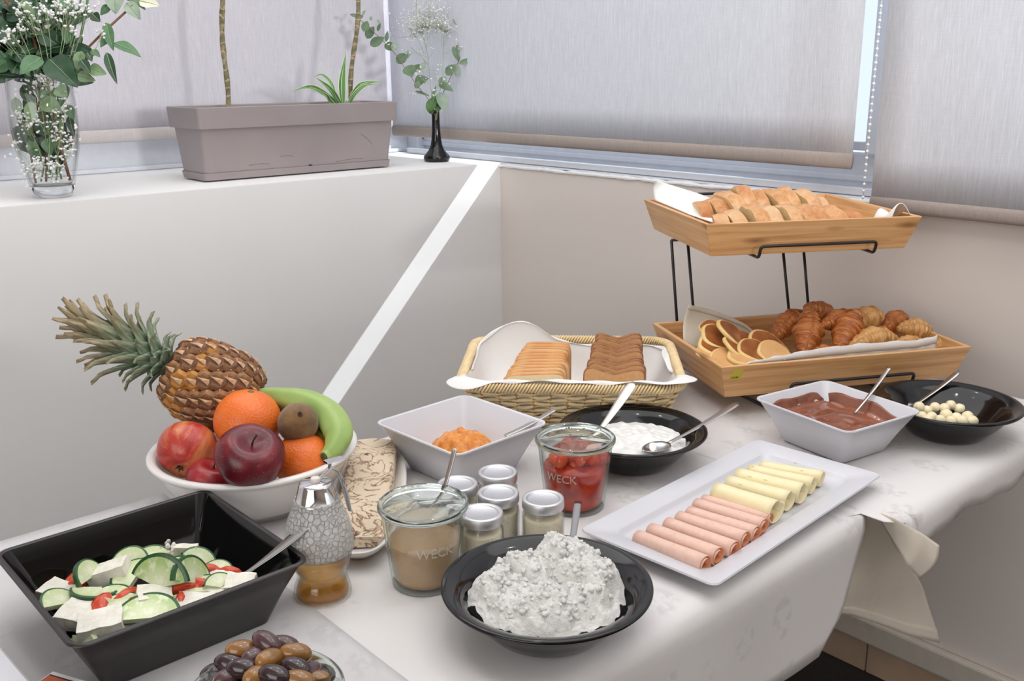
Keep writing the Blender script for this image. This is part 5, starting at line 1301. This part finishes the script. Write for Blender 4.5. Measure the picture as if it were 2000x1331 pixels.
# a dark layer of dressing and chopped bits fills the bowl beneath
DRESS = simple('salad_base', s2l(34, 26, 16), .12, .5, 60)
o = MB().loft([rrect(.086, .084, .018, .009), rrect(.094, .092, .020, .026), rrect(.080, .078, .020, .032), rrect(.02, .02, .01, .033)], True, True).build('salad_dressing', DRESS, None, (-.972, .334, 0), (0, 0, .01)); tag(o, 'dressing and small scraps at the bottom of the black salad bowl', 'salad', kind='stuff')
mb = MB(); rr = random.Random(8)
ctS = Matrix.Translation((-.972, .334, 0)) @ Matrix.Rotation(.01, 4, 'Z')
for (px, py, s_) in [(296, 1052, .0022), (322, 1056, .0042), (330, 1062, .0042), (327, 1068, .003), (334, 1075, .003), (332, 1080, .0028), (319, 1084, .003), (324, 1031, .001), (358, 1030, .0009), (313, 1070, .0011), (128, 1092, .002), (139, 1101, .0012), (146, 1107, .001), (290, 1013, .0009), (337, 1066, .0032), (318, 1059, .003)]:
    # the far wall (-x side): x = -(.125-.034*(1-z/.08))+thickness, solve by marching along the ray
    for k in range(200):
        z = .035+k*.0002; p = ctS.inverted() @ at(px, py, z)
        if p.x < -(.125-.034*(1-z/.08))+.0062: break
    for q_ in range(3): mb.ball(ctS @ (p+Vector((.0008, rr.uniform(-1, 1)*s_*.8, rr.uniform(-1, 1)*s_*.8))), s_*rr.uniform(.6, .95), 7, (.5, 1, 1.2))
tag(mb.build('feta_crumbs', FETA), 'small white feta crumbs stuck to the far wall of the salad bowl', 'feta', kind='stuff')
# ------------------------------------------------------------------ olives in a glass bowl
OX, OY = -.672, .312
t = thing('olive_bowl', 'round glass bowl of dark olives in oil at the lower edge', 'bowl', (OX, OY, .0016))
MB().lathe([(0, .004), (.03, .005), (.047, .018), (.058, .042), (.0630, .068), (.0640, .0755), (.0655, .077), (.0668, .0755), (.0662, .068), (.061, .041), (.050, .016), (.034, .001), (.03, 0), (0, .0012)], 72).build('glass', CLEAR, t)
MB().lathe([(.0632, .0745), (.0640, .0770), (.0655, .0778), (.0668, .0768), (.0668, .0748), (.0650, .0738)], 72).build('glass_rim', RIM_GLASS, t)
OIL = thin_glass('olive_oil', (.92, .88, .55), (.6, .54, .2), refl=1.2, haze=.10, hcol=s2l(190, 170, 80))
o = MB().lathe([(0, .0055), (.029, .0062), (.0455, .019), (.0560, .041), (.0595, .058), (0, .058)], 56).build('olive_oil', OIL, None, (OX, OY, .0016)); tag(o, 'yellow olive oil pooled around the olives in the glass bowl', 'oil', kind='stuff')
def olive_mat(nm, c):
    m = Mat(nm); m.color(m.ramp(m.noise(35, detail=3), [(.3, tuple(x*.65 for x in c)), (.7, c)])).set(Roughness=.16, Coat_Weight=.4); return m.m
OL = [olive_mat('olive_purple', s2l(86, 56, 58)), olive_mat('olive_brown', s2l(150, 104, 50)), olive_mat('olive_black', s2l(56, 34, 38))]
olv = [(521, 1256, .092, 0, 35, 30, 'topmost'), (474, 1271, .084, 1, -20, 20, 'brown, left of the topmost'), (500, 1283, .084, 0, -60, 20, 'small, just left below the topmost'), (527, 1288, .086, 1, -62, 30, 'brown, upright below the topmost'), (577, 1277, .084, 1, -8, 20, 'brown, right of the topmost'),
 (451, 1298, .078, 2, 10, 20, 'black, at the left of the heap'), (476, 1307, .082, 2, 0, 10, 'wide black, in the middle left'), (578, 1306, .082, 2, 20, 20, 'round black, in the middle right'), (536, 1320, .084, 2, 20, 10, 'black, low in the middle'), (506, 1320, .080, 1, -50, 10, 'pale brown, between the black ones'),
 (424, 1315, .070, 2, -40, 10, 'dark, at the outer left'), (449, 1324, .074, 0, -50, 10, 'dull purple, low on the left'), (604, 1316, .074, 0, -70, 10, 'thin purple, at the right'), (634, 1317, .066, 2, 10, 10, 'black, at the far right rim'), (583, 1330, .078, 1, 10, 10, 'brown, low at the right'), (619, 1331, .070, 1, 0, 10, 'brown, low at the far right'), (430, 1330, .066, 1, 0, 10, 'pale brown, low at the left'), (556, 1262, .078, 0, 10, 20, 'half hidden, behind the topmost'), (545, 1300, .074, 2, 0, 10, 'deep black, in the gap at the centre')]
ob_ = None
for k, (px, py, z, mi, ang, el, l) in enumerate(olv):
    if ob_ is None or True:
        b = MB().ball((0, 0, 0), .0118, 20, (.80, .80, 1.32), fn=lambda v: 1-.10*max(0, v.z-.6)+.0).build('olive', OL[mi], None, at(px, py, z))
    d = right*math.cos(math.radians(ang))-tocam.xy.to_3d().normalized()*-math.sin(math.radians(ang))*.8+upv*math.sin(math.radians(el))*-.5
    b.rotation_euler = d.to_track_quat('Z', 'Y').to_euler(); tag(b, f'olive in the glass bowl: {l}', 'olive', 'olives in the glass bowl')
for k in range(19):                                       # the layer the heap rests on
    a = k*2.39996; r = .0425*math.sqrt((k+.5)/19)
    b = MB().ball((0, 0, 0), .0118, 16, (.80, .80, 1.32)).build('olive', OL[k % 3], None, (OX+r*math.cos(a), OY+r*math.sin(a), .0615 if r > .02 else .066))
    b.rotation_euler = (PI/2+rnd.uniform(-.3, .3), 0, a+rnd.uniform(-.6, .6)); tag(b, 'olive half sunk in the oil beneath the heap in the glass bowl', 'olive', 'olives in the oil')
# ------------------------------------------------------------------ things cut by the lower left corner
a_, b_ = at(-8, 1254, .022), at(70, 1345, .022); d = (b_-a_).normalized(); yv_ = Vector((-d.y, d.x, 0)); side_ = -yv_ if (yv_.dot(right) > 0) else yv_
c_ = (a_+b_)/2+side_*.075; c_.z = .0016
t = thing('white_plate', 'white rectangular plate cut off at the lower left corner', 'plate', c_, math.atan2(d.y, d.x))
MB().loft([rrect(.07, .055, .02, .0), rrect(.098, .073, .02, .017), rrect(.10, .075, .02, .020), rrect(.098, .073, .02, .021), rrect(.075, .05, .02, .010), rrect(.07, .045, .02, .009)]).build('plate', WHITE, t, auto=40)
PK_R = simple('packet_print', s2l(176, 84, 52), .4, .35, 30); PK_W = simple('packet_white', s2l(224, 222, 222), .35, .03); PK_D = simple('packet_line', s2l(52, 40, 40), .5)
k0 = at(104, 1311, .030); k1 = at(172, 1331, .030); d = (k1-k0).normalized(); n_ = Vector((d.y, -d.x, 0)); 
if n_.dot(tocam) < 0: n_ = -n_
t = thing('packet', 'small white edged red packet below the black salad bowl', 'packet', (k0.x, k0.y, .0016))
rm = Matrix((d, n_, Vector((0, 0, 1)))).transposed()
h_ = .0284
MB().box((0, 0, 0), (.10, .06, h_), rot=rm).build('box', PK_W, t, smooth=False, bevel=.001)
MB().box((.002, .0055, h_-.0002), (.098, .0070, h_+.0004), rot=rm).build('dark_line', PK_D, t, smooth=False)
MB().box((.002, .0072, h_-.0002), (.098, .058, h_+.0004), rot=rm).build('printed_top', PK_R, t, smooth=False)
# ------------------------------------------------------------------ planter on the ledge
POT = Mat('taupe_plastic'); POT.color(POT.ramp(POT.noise(4), [(.3, s2l(142, 132, 132)), (.7, s2l(152, 142, 141))])).set(Roughness=.42); POT.bump(POT.noise(30, detail=5), .05, .002)
POT = POT.m
SOIL = simple('soil', s2l(60, 48, 38), .95, .3, 60)
PLX, PLY = -2.42, 1.335
t = thing('planter', 'long taupe plastic planter box on the window ledge', 'planter', (PLX, PLY, LZ))
def pr(hx, hy, r, z): return rrect(hx, hy, r, z, 4)
MB().loft([pr(.068, .281, .010, .004), pr(.0705, .2835, .010, .022)]).build('saucer', POT, t, auto=40)
MB().loft([pr(.0675, .280, .010, .0224), pr(.0815, .288, .010, .136)], False, False).build('pot', POT, t, auto=40)
MB().loft([pr(.082, .288, .008, .1325), pr(.0905, .2955, .008, .1325), pr(.0935, .2985, .008, .183), pr(.0915, .2965, .008, .1848), pr(.0865, .2915, .008, .183), pr(.082, .286, .008, .140)], False, False).build('rim', POT, t, auto=35)
MB().loft([pr(.081, .286, .006, .150), pr(.083, .288, .006, .160)]).build('soil', SOIL, t)
slot = MB().ball((.0695, .02, .0235), .006, 10, (.25, 1, .35)); slot.build('drain_slot', simple('slot_dark', (.02, .02, .02), .9), t)
# scuffs
sc_ = MB()
for (y0, z0, y1, z1) in [(-.07, .052, -.03, .050), (.18, .10, .22, .068), (.10, .027, .19, .03), (-.16, .035, -.1, .034)]:
    pts = []
    for k in range(6):
        u = k/5; z = z0+(z1-z0)*u+.003*math.sin(u*3); pts.append((.0675+(.0815-.0675)*(z-.0224)/.1136+.0002, y0+(y1-y0)*u, z))
    sc_.tube(pts, .0006, 4)
sc_.build('scuff', simple('scuff', s2l(126, 116, 115), .6), t)
CANE = Mat('cane_bark'); cs = CANE.n('ShaderNodeSeparateXYZ'); CANE.l(CANE.tc(), cs.inputs[0])
wv = CANE.n('ShaderNodeTexWave', bands_direction='Z'); wv.inputs['Scale'].default_value = 14; wv.inputs['Distortion'].default_value = 7; wv.inputs['Detail'].default_value = 3; wv.inputs['Detail Scale'].default_value = 2.5; CANE.l(CANE.tc(), wv.inputs['Vector'])
CANE.color(CANE.mix(CANE.ramp(CANE.noise(60, detail=4), [(.3, s2l(84, 90, 62)), (.55, s2l(128, 122, 92)), (.75, s2l(176, 160, 128))]), s2l(190, 152, 120), CANE.ramp(wv.outputs['Fac'], [(.86, (0, 0, 0)), (.97, (1, 1, 1))]))).set(Roughness=.7); CANE.bump(wv.outputs['Fac'], .4, .002); CANE = CANE.m
LG = Mat('dracaena_green'); LG.color(LG.ramp(LG.noise(9, LG.mapped((8, 8, 1))), [(.3, s2l(62, 112, 54)), (.7, s2l(98, 148, 80))])).set(Roughness=.4); LG = LG.m
LGW = simple('dracaena_margin', s2l(206, 220, 176), .45, .05)
def strip_leaf(pts, wid, nrm, parent, nm='leaf', mats=None, loc=None):
    # variegated leaf along pts: pale margins, green middle with one pale line
    P_ = []
    for i in range(len(pts)-1):
        a = pts[max(i-1, 0)]; b = pts[i]; c = pts[i+1]; d = pts[min(i+2, len(pts)-1)]
        for k in range(5):
            u = k/5; P_.append(.5*((2*b)+(c-a)*u+(2*a-5*b+4*c-d)*u*u+(3*b-a-3*c+d)*u*u*u))
    P_.append(pts[-1]); N = len(P_); cols = (-1, -.78, -.25, -.12, .12, .78, 1); vs = []
    for i, p_ in enumerate(P_):
        tt = (P_[min(i+1, N-1)]-P_[max(i-1, 0)]).normalized(); sd = tt.cross(nrm).normalized(); up_ = sd.cross(tt)
        u = i/(N-1); w_ = wid*(.45+.55*sm(0, .4, u))*(1-sm(.45, 1, u)*.97)
        for c in cols: vs.append(p_+sd*(w_*c)+up_*(w_*.35*c*c))
    mb = MB(); n = len(cols)
    mb.v = [tuple(v) for v in vs]
    for i in range(N-1):
        for j in range(n-1):
            a = i*n+j; mb.f.append((a, a+1, a+n+1, a+n)); mb.mi.append(1 if j in (0, 2, n-2) else 0)
    if loc is not None: mb.v = [(v[0]-loc[0], v[1]-loc[1], v[2]-loc[2]) for v in mb.v]
    return mb.build(nm, mats or [LG, LGW], parent, solid=.0007)
XS = -2.45
def cane(label, px, py, ptop, wob):
    base = atX(px, py, XS); base.z = LZ+.150; top = atX(*ptop, XS); d = (top-atX(px, py, XS)); d = d/d.z
    t = thing('dracaena', label, 'plant', base)
    pts = []
    for k in range(26):
        z = .60*k/25; pts.append(Vector((.004*math.sin(k*.55+wob)+d.x*z, d.y*z+.004*math.sin(k*.42+wob*2), z)))
    MB().tube(pts, [.0066+.0009*math.sin(k*1.9) for k in range(26)], 12).build('cane', CANE, t)
    for k in range(13):                                   # leaf tuft above the picture
        a = k*2.4; L = rnd.uniform(.20, .28); o_ = pts[-1]; e = Vector((math.cos(a)*.8, math.sin(a)*.8, 0))
        strip_leaf([o_, o_+e*(L*.35)+Vector((0, 0, L*.35)), o_+e*(L*.75)+Vector((0, 0, L*.28)), o_+e*L+Vector((0, 0, -.05*rnd.random()))], .014, Vector((0, 0, 1)), t)
    return t
c1_ = cane('left bare dracaena cane rising from the planter', 441, 206, (434, 0), .3)
c2_ = cane('right dracaena cane, leaning a little, behind the striped leaves', 683, 200, (695, 0), 1.7)
# hanging leaf whose tip enters the picture
p0 = Vector((0, 0, 0)); tp = atX(813, 32, XS+.02)
b2 = Vector(c2_.location)
strip_leaf([Vector(c2_.location)+Vector((0, .04, .60)), atX(780, -180, XS), atX(812, -80, XS+.02), tp], .011, Vector((1, 0, 0)), c2_, loc=b2)
# striped rosette
rb = atX(668, 206, XS+.03); rb.z = LZ+.155
t = thing('dracaena_shoot', 'young striped dracaena rosette at the right side of the planter', 'plant', rb)
LV = [([(664, 206), (645, 175), (615, 150)], .0085, .03), ([(662, 206), (632, 182), (603, 170), (566, 181)], .0085, .05), ([(670, 206), (668, 160), (676, 100)], .012, .0), ([(660, 206), (648, 165), (628, 146), (612, 152)], .005, -.04),
      ([(678, 206), (698, 172), (718, 162), (750, 159)], .0085, .02), ([(682, 206), (692, 185), (712, 168), (735, 164)], .006, .05), ([(656, 206), (644, 198), (636, 186), (612, 170)], .0075, .07), ([(668, 206), (655, 185), (650, 172)], .006, .06)]
for pts, wd, dx in LV:
    P_ = [rb.lerp(rb, 0)]
    n = len(pts)
    P_ = [atX(px, py, XS+.03+dx*(k/(n-1))) for k, (px, py) in enumerate(pts)]
    strip_leaf(P_, wd, Vector((1, -.3, .35)).normalized(), t, loc=rb)
# ------------------------------------------------------------------ glass vase with the bouquet
VX_, VY_ = -2.33, .684
VASE_G = thin_glass('vase_glass', (.99, .993, .992), (.80, .83, .82), refl=1.2)
SOLID_G = Mat('solid_glass').color((.97, .98, 1.)).set(Transmission_Weight=1., Roughness=.0, IOR=1.45).m
t = thing('glass_vase', 'tall clear glass vase half full of water on the ledge', 'vase', (VX_, VY_, LZ))
MB().lathe([(0, .027), (.044, .027), (.052, .035), (.063, .075), (.072, .11), (.0765, .15), (.0765, .20), (.0735, .258), (.0750, .2592), (.0763, .258), (.0795, .20), (.0795, .15), (.0750, .108), (.066, .072), (.0555, .034), (.0535, .026)], 72).build('vase_wall', VASE_G, t)
MB().lathe([(0, .0), (.040, .0), (.044, .003), (.0535, .0262), (.044, .0266), (0, .0262)], 64).build('vase_base', SOLID_G, t)
WATER = thin_glass('water', (.965, .975, .968), (.78, .82, .80), refl=.6)
o = MB().lathe([(0, .0275), (.043, .0275), (.0510, .0355), (.0620, .0755), (.0708, .1105), (.0742, .135), (.0735, .1365), (0, .136)], 56).build('water', WATER, None, (VX_, VY_, LZ)); tag(o, 'clear water filling the lower half of the tall glass vase', 'water', kind='stuff')
o.scale = (.875, .875, 1); t.scale = (.875, .875, 1)
DV = depth((VX_, VY_, .45))
def leaf_mat(nm, c, c2, r=.4):
    m = Mat(nm); m.color(m.ramp(m.noise(26, detail=3), [(.3, c), (.7, c2)])).set(Roughness=r); m.bump(m.noise(90), .15, .001); return m.m
LM_ = [leaf_mat('rose_leaf_dark', s2l(30, 58, 38), s2l(50, 84, 55)), leaf_mat('rose_leaf_mid', s2l(66, 106, 70), s2l(96, 134, 96)), leaf_mat('rose_leaf_pale', s2l(112, 142, 100), s2l(146, 170, 130), .55), leaf_mat('eucalyptus_grey', s2l(126, 146, 128), s2l(160, 174, 156), .6), simple('cream_petal', s2l(222, 216, 196), .6, .04)]
MIDRIB = simple('midrib', s2l(138, 164, 112), .5, .05)
bq = thing('bouquet', 'leafy bouquet with rose leaves and baby\'s breath in the tall glass vase', 'bouquet', (VX_, VY_, LZ+.03))
bq0 = Vector((VX_, VY_, LZ+.03))
def leaf3(a, b, wid, mat, parent, org, nrm=None, fold=.25, droop=.06, tipk=1.6, rib=True, nm='leaf'):
    d = b-a; L = d.length; d = d.normalized(); nrm = (nrm or (Vector((.8, -.45, .35))+Vector((rnd.uniform(-.3, .3), rnd.uniform(-.3, .3), rnd.uniform(-.3, .3))))).normalized()
    sd = d.cross(nrm).normalized(); up_ = sd.cross(d)
    def fn(u, v):
        x = (u-.5)*2; w_ = wid*math.sin(PI*min(1, v**.8))**.75*(1-.35*v**tipk) if v < .999 else 0
        return a+d*(L*v)+sd*(x*w_)+up_*(fold*w_*abs(x)+droop*L*math.sin(PI*v)+.04*wid*math.sin(v*15+x*3))-org
    mb = MB().grid(fn, 6, 9)
    if rib:
        b0 = len(mb.v)
        mb.tube([fn(.5, .02+.94*k/8)+up_*.0005 for k in range(9)], [.0011*(1-.08*k) for k in range(9)], 4, m=1)
    return mb.build(nm, [mat, MIDRIB] if rib else mat, parent)
def bl_(px0, py0, px1, py1, w, mi, d0=0., d1=None, **k):
    d1 = d0 if d1 is None else d1
    leaf3(atD(px0, py0, DV+d0), atD(px1, py1, DV+d1), w*DV/FPX, LM_[mi], bq, bq0, **k)
for q_ in [(96, 115, 152, 171, 29, 0, -.09, -.12), (82, 113, 38, 146, 19, 1, -.08, -.11), (131, 53, 130, 88, 11, 1, -.07), (222, 84, 276, 112, 14, 1, -.02, -.03), (208, 102, 229, 165, 10, 0, -.03, -.05), (207, 44, 222, 100, 12, 1, -.02), (216, 66, 196, 93, 10, 1, -.01),
           (174, 132, 209, 145, 13, 2, -.05), (157, 117, 177, 144, 11, 0, -.07), (151, 146, 187, 158, 12, 2, -.04), (170, 103, 180, 121, 7, 0, -.06), (180, 27, 196, 43, 11, 0, -.03), (215, 10, 196, 30, 9, 1, 0.), (225, -16, 226, 28, 20, 3, -.01), (247, 5, 275, 39, 15, 3, .0), (272, 2, 312, 12, 15, 4, .0), (250, -6, 285, 20, 9, 1, .01),
           (60, 60, 45, -5, 20, 2, .0), (35, 10, 70, 45, 16, 0, .03), (160, 100, 150, 140, 12, 2, -.03), (178, 98, 196, 112, 8, 1, -.03)]:
    bl_(*q_)
rr = random.Random(21)
for k in range(120):
    px = rr.uniform(-60, 150); py = rr.uniform(5, 150)-max(0, px-100)*.5; a = rr.uniform(0, 2*PI); L = rr.uniform(40, 70)
    bl_(px, py, px+L*math.cos(a), py+L*.7*math.sin(a), rr.uniform(13, 23), rr.choice([0, 0, 0, 0, 0, 1]), rr.uniform(-.03, .10), rr.uniform(-.03, .10))
for k in range(26):
    px = rr.uniform(40, 125); py = rr.uniform(165, 290); a = rr.uniform(.9, 2.2); L = rr.uniform(40, 60)
    bl_(px, py, px+L*math.cos(a), py+L*math.sin(a), rr.uniform(11, 18), rr.choice([0, 0, 0, 1, 2]), rr.uniform(-.02, .05), rr.uniform(-.02, .05))
for k in range(14):
    px = rr.uniform(40, 250); py = rr.uniform(-90, 0); a = rr.uniform(0, 2*PI); bl_(px, py, px+50*math.cos(a), py+40*math.sin(a), rr.uniform(12, 20), rr.choice([0, 1, 2]), rr.uniform(-.05, .08))
# leaves inside the vase
for q_ in [(80, 196, 122, 222, 19, 2, -.03), (110, 170, 132, 190, 15, 2, -.02), (132, 205, 145, 235, 11, 1, 0), (48, 250, 66, 277, 12, 0, -.04), (92, 270, 100, 304, 14, 1, -.02), (30, 190, 36, 235, 11, 3, .0), (135, 225, 146, 268, 9, 0, .02), (58, 290, 80, 310, 11, 1, .0), (36, 270, 60, 300, 15, 0, .02), (110, 240, 90, 255, 12, 2, .0), (62, 180, 58, 240, 15, 0, .04), (100, 200, 96, 262, 16, 0, .05), (120, 215, 112, 275, 14, 0, .05), (75, 215, 78, 280, 15, 0, .05), (45, 165, 70, 215, 14, 0, .03), (130, 165, 118, 210, 14, 1, .03)]:
    bl_(*q_)
STEMG = leaf_mat('green_stem', s2l(70, 112, 62), s2l(98, 140, 84)); STEMB = leaf_mat('brown_stem', s2l(104, 66, 44), s2l(134, 92, 60))
def stem(pts, r, mat, parent, org, dd=0):
    P_ = [atD(px, py, DV+dd+(q[0] if q else 0))-org for px, py, *q in pts]; mb = MB().tube(P_, r, 7); return mb.build('stem', mat, parent)
for pts, r, mm in [([(96, 348), (105, 250), (118, 190), (146, 130), (160, 60), (170, 10), (176, -60)], .0028, STEMG), ([(137, 352), (122, 300), (108, 240), (100, 180), (60, 60), (10, 0)], .0036, STEMB), ([(70, 358), (60, 300), (66, 230), (90, 160), (160, 105), (205, 60), (260, 10)], .0026, STEMB),
                   ([(90, 355), (92, 300), (90, 230), (52, 110), (42, 80)], .0026, STEMB), ([(110, 352), (112, 280), (104, 200), (74, 120), (86, 60), (80, 0)], .0022, STEMG), ([(120, 350), (108, 280), (80, 200), (40, 110), (-20, 40)], .0022, STEMG), ([(80, 355), (100, 260), (120, 160), (150, 40), (165, -40)], .0020, STEMG)]:
    stem(pts, r, mm, bq, bq0, .0)
GYP = simple('baby_breath_white', s2l(236, 234, 232), .7, .02)
GST = simple('baby_breath_stem', s2l(150, 164, 124), .6, .1)
def gyp(parent, org, D_, clusters, seed, r0, ext=.05):
    rr = random.Random(seed); mb = MB(); ms = MB()
    for (cx, cy, sx_, sy_, n, bx, by) in clusters:
        b = atD(bx, by, D_)
        for k in range(n):
            px, py = cx+rr.gauss(0, 1)*sx_, cy+rr.gauss(0, 1)*sy_; p = atD(px, py, D_+rr.uniform(-ext, ext)*1.)-org
            s_ = r0*rr.uniform(.6, 1.25)
            for q_ in range(2): mb.ball(p+Vector((rr.uniform(-1, 1), rr.uniform(-1, 1), rr.uniform(-1, 1)))*s_*.6, s_*rr.uniform(.7, 1), 6, (1, 1, .8))
            if k % 2 == 0:
                m_ = atD(cx+(bx-cx)*.35+rr.uniform(-8, 8), cy+(by-cy)*.35, D_)-org; ms.tube([p, p.lerp(m_, .6)+Vector((0, 0, -.004)), m_], .00025, 3)
        ms.tube([atD(cx, cy, D_)-org, atD(cx+(bx-cx)*.5+4, cy+(by-cy)*.5, D_)-org, b-org], .0007, 4)
    tag(mb.build('baby_breath', GYP, parent), kind='stuff'); tag(ms.build('baby_breath_stem', GST, parent), kind='stuff')
gyp(bq, bq0, DV-.085, [(55, 25, 16, 14, 24, 90, 150), (90, 18, 14, 12, 26, 100, 150), (132, 25, 14, 10, 24, 110, 150), (70, 25, 30, 8, 24, 100, 150), (20, 60, 14, 10, 16, 70, 150), (36, 55, 10, 5, 10, 70, 150), (150, 62, 8, 8, 10, 120, 150), (92, 156, 14, 9, 40, 100, 230), (12, 80, 10, 8, 14, 60, 150), (170, 10, 14, 12, 18, 140, 120), (200, 62, 6, 6, 6, 170, 120), (125, 8, 20, 10, 30, 110, 150)], 5, .0034, .02)
gyp(bq, bq0, DV-.055, [(70, 166, 18, 12, 26, 90, 280), (48, 235, 14, 12, 40, 85, 320), (92, 232, 16, 12, 26, 95, 320), (118, 258, 16, 12, 34, 105, 330), (138, 285, 9, 14, 26, 110, 345), (62, 325, 16, 14, 44, 95, 350), (100, 330, 18, 12, 44, 100, 352), (112, 318, 12, 10, 20, 110, 350), (28, 285, 6, 12, 12, 70, 340), (128, 200, 12, 14, 16, 110, 300)], 6, .0029, .025)
# ------------------------------------------------------------------ black bud vase
UX, UY = -2.40, 1.822
t = thing('bud_vase', 'small glossy black bud vase at the ledge corner', 'vase', (UX, UY, LZ))
MB().lathe([(0, .004), (.020, .004), (.030, .001), (.036, 0), (.0385, .004), (.0405, .011), (.0395, .0165), (.034, .023), (.025, .034), (.0185, .048), (.0150, .066), (.0130, .09), (.0120, .12), (.0118, .148), (.0124, .152), (.0112, .153), (.0098, .150), (.0098, .03), (0, .03)], 56).build('vase', BLACK, t)
DU = depth((UX, UY, .5))
ep = thing('eucalyptus_spray', 'eucalyptus twigs with airy baby\'s breath in the black bud vase', 'bouquet', (UX, UY, LZ+.035)); ep0 = Vector((UX, UY, LZ+.035))
EU = [leaf_mat('eucalyptus_green', s2l(84, 110, 82), s2l(112, 136, 104), .55), LM_[3], leaf_mat('eucalyptus_deep', s2l(56, 92, 48), s2l(84, 122, 66), .5)]
TWIG = simple('eucalyptus_twig', s2l(140, 112, 92), .6, .1)
S6 = 260/1573.
def ux(x, y): return 680+x*S6, y*S6
def el(cx, cy, L, ang, w, mi, dd=0., nrm=None):
    px, py = ux(cx, cy); a = math.radians(ang); dx, dy = math.cos(a)*L*1.15*S6/2, -math.sin(a)*L*1.15*S6/2
    leaf3(atD(px-dx, py-dy, DU+dd), atD(px+dx, py+dy, DU+dd), w*1.25*S6/2*DU/FPX, EU[mi], ep, ep0, fold=.35, droop=.05, tipk=4, rib=False, nrm=nrm)
for q_ in [(205, 310, 120, 70, 80, 0), (265, 385, 150, 60, 90, 0), (345, 490, 170, 30, 90, 0), (455, 430, 120, 80, 40, 0), (365, 320, 90, 70, 36, 0), (60, 185, 80, 160, 40, 0), (150, 200, 60, 20, 40, 0), (185, 150, 70, 60, 26, 1), (270, 215, 50, 70, 34, 1), (355, 255, 60, 120, 30, 1),
           (495, 560, 130, -30, 90, 0), (555, 545, 110, 60, 70, 1), (640, 690, 150, 40, 100, 0), (710, 640, 110, 60, 60, 1), (725, 845, 130, -60, 130, 0), (830, 805, 150, 20, 70, 0), (885, 775, 90, 60, 60, 1), (870, 955, 150, 20, 110, 0), (820, 1000, 90, 60, 60, 0),
           (1275, 40, 110, -60, 50, 0), (1335, 90, 90, -20, 50, 0), (1395, 70, 90, 55, 24, 1), (1345, 195, 110, -20, 70, 0), (1320, 285, 170, -35, 60, 0), (1430, 285, 110, 40, 44, 1), (1400, 415, 140, 20, 80, 0), (1350, 345, 80, -60, 50, 0), (1350, 560, 140, -10, 90, 0), (1375, 510, 100, 70, 70, 1),
           (1270, 640, 170, -70, 56, 0), (1390, 725, 140, 20, 50, 0), (1215, 825, 150, 50, 90, 0), (1290, 840, 120, 75, 60, 1), (1155, 1040, 170, -25, 90, 0), (1120, 950, 110, 40, 80, 1), (1110, 1210, 220, -75, 120, 1), (1000, 1225, 200, 60, 100, 2), (960, 1280, 140, 110, 70, 2), (1060, 1260, 120, 80, 60, 2), (880, 1110, 170, -20, 30, 0), (1015, 1085, 150, 70, 30, 0)]:
    el(q_[0], q_[1], q_[2], q_[3], q_[4], q_[5], rnd.uniform(-.02, .02))
def tw(pts, r, mat):
    MB().tube([atD(*ux(x, y), DU)-ep0 for x, y in pts], r, 6).build('twig', mat, ep)
tw([(1040, 1420), (1040, 1300), (930, 1150), (830, 1030), (700, 850), (560, 640), (430, 500), (250, 330), (90, 190)], .0011, TWIG)
tw([(1045, 1420), (1060, 1290), (1130, 1080), (1220, 890), (1300, 740), (1345, 560), (1345, 350), (1335, 120), (1270, -10)], .0013, TWIG)
tw([(1035, 1420), (1010, 1250), (970, 1000), (950, 700), (900, 480), (870, 300)], .0009, GST)
tw([(1045, 1420), (1050, 1250), (1120, 900), (1120, 640), (1130, 440)], .0009, GST)
for a, b in [((950, 690), (800, 620)), ((950, 690), (1030, 560)), ((1120, 640), (1220, 590)), ((960, 800), (880, 700)), ((900, 480), (780, 300)), ((900, 480), (960, 250)), ((1130, 440), (1060, 300)), ((1130, 440), (1220, 330)), ((970, 1000), (870, 940))]: tw([a, ((a[0]+b[0])/2+8, (a[1]+b[1])/2), b], .0005, GST)
gyp(ep, ep0, DU-.01, [(*ux(900, 220), 22, 18, 150, *ux(930, 560)), (*ux(800, 280), 18, 14, 90, *ux(930, 600)), (*ux(1150, 280), 16, 14, 110, *ux(1125, 560)), (*ux(960, 100), 16, 10, 60, *ux(930, 400)), (*ux(1050, 220), 16, 16, 70, *ux(1100, 560)), (*ux(720, 330), 12, 12, 30, *ux(900, 640)), (*ux(740, 560), 14, 10, 10, *ux(940, 760))], 9, .0022, .03)
gyp(ep, ep0, DU-.03, [(*ux(500, 540), 5, 5, 6, *ux(500, 560)), (*ux(740, 620), 6, 5, 4, *ux(700, 650)), (*ux(880, 930), 8, 8, 6, *ux(900, 1000)), (*ux(830, 800), 5, 6, 3, *ux(900, 900)), (*ux(1320, 560), 7, 7, 4, *ux(1320, 600)), (*ux(1215, 830), 2, 2, 1, *ux(1230, 900)), (*ux(1130, 960), 6, 6, 4, *ux(1130, 1000)), (*ux(760, 1105), 5, 2, 4, *ux(860, 1110)), (*ux(990, 1130), 4, 4, 3, *ux(1000, 1180)), (*ux(1040, 900), 3, 30, 8, *ux(1040, 1100))], 10, .0026, .01)
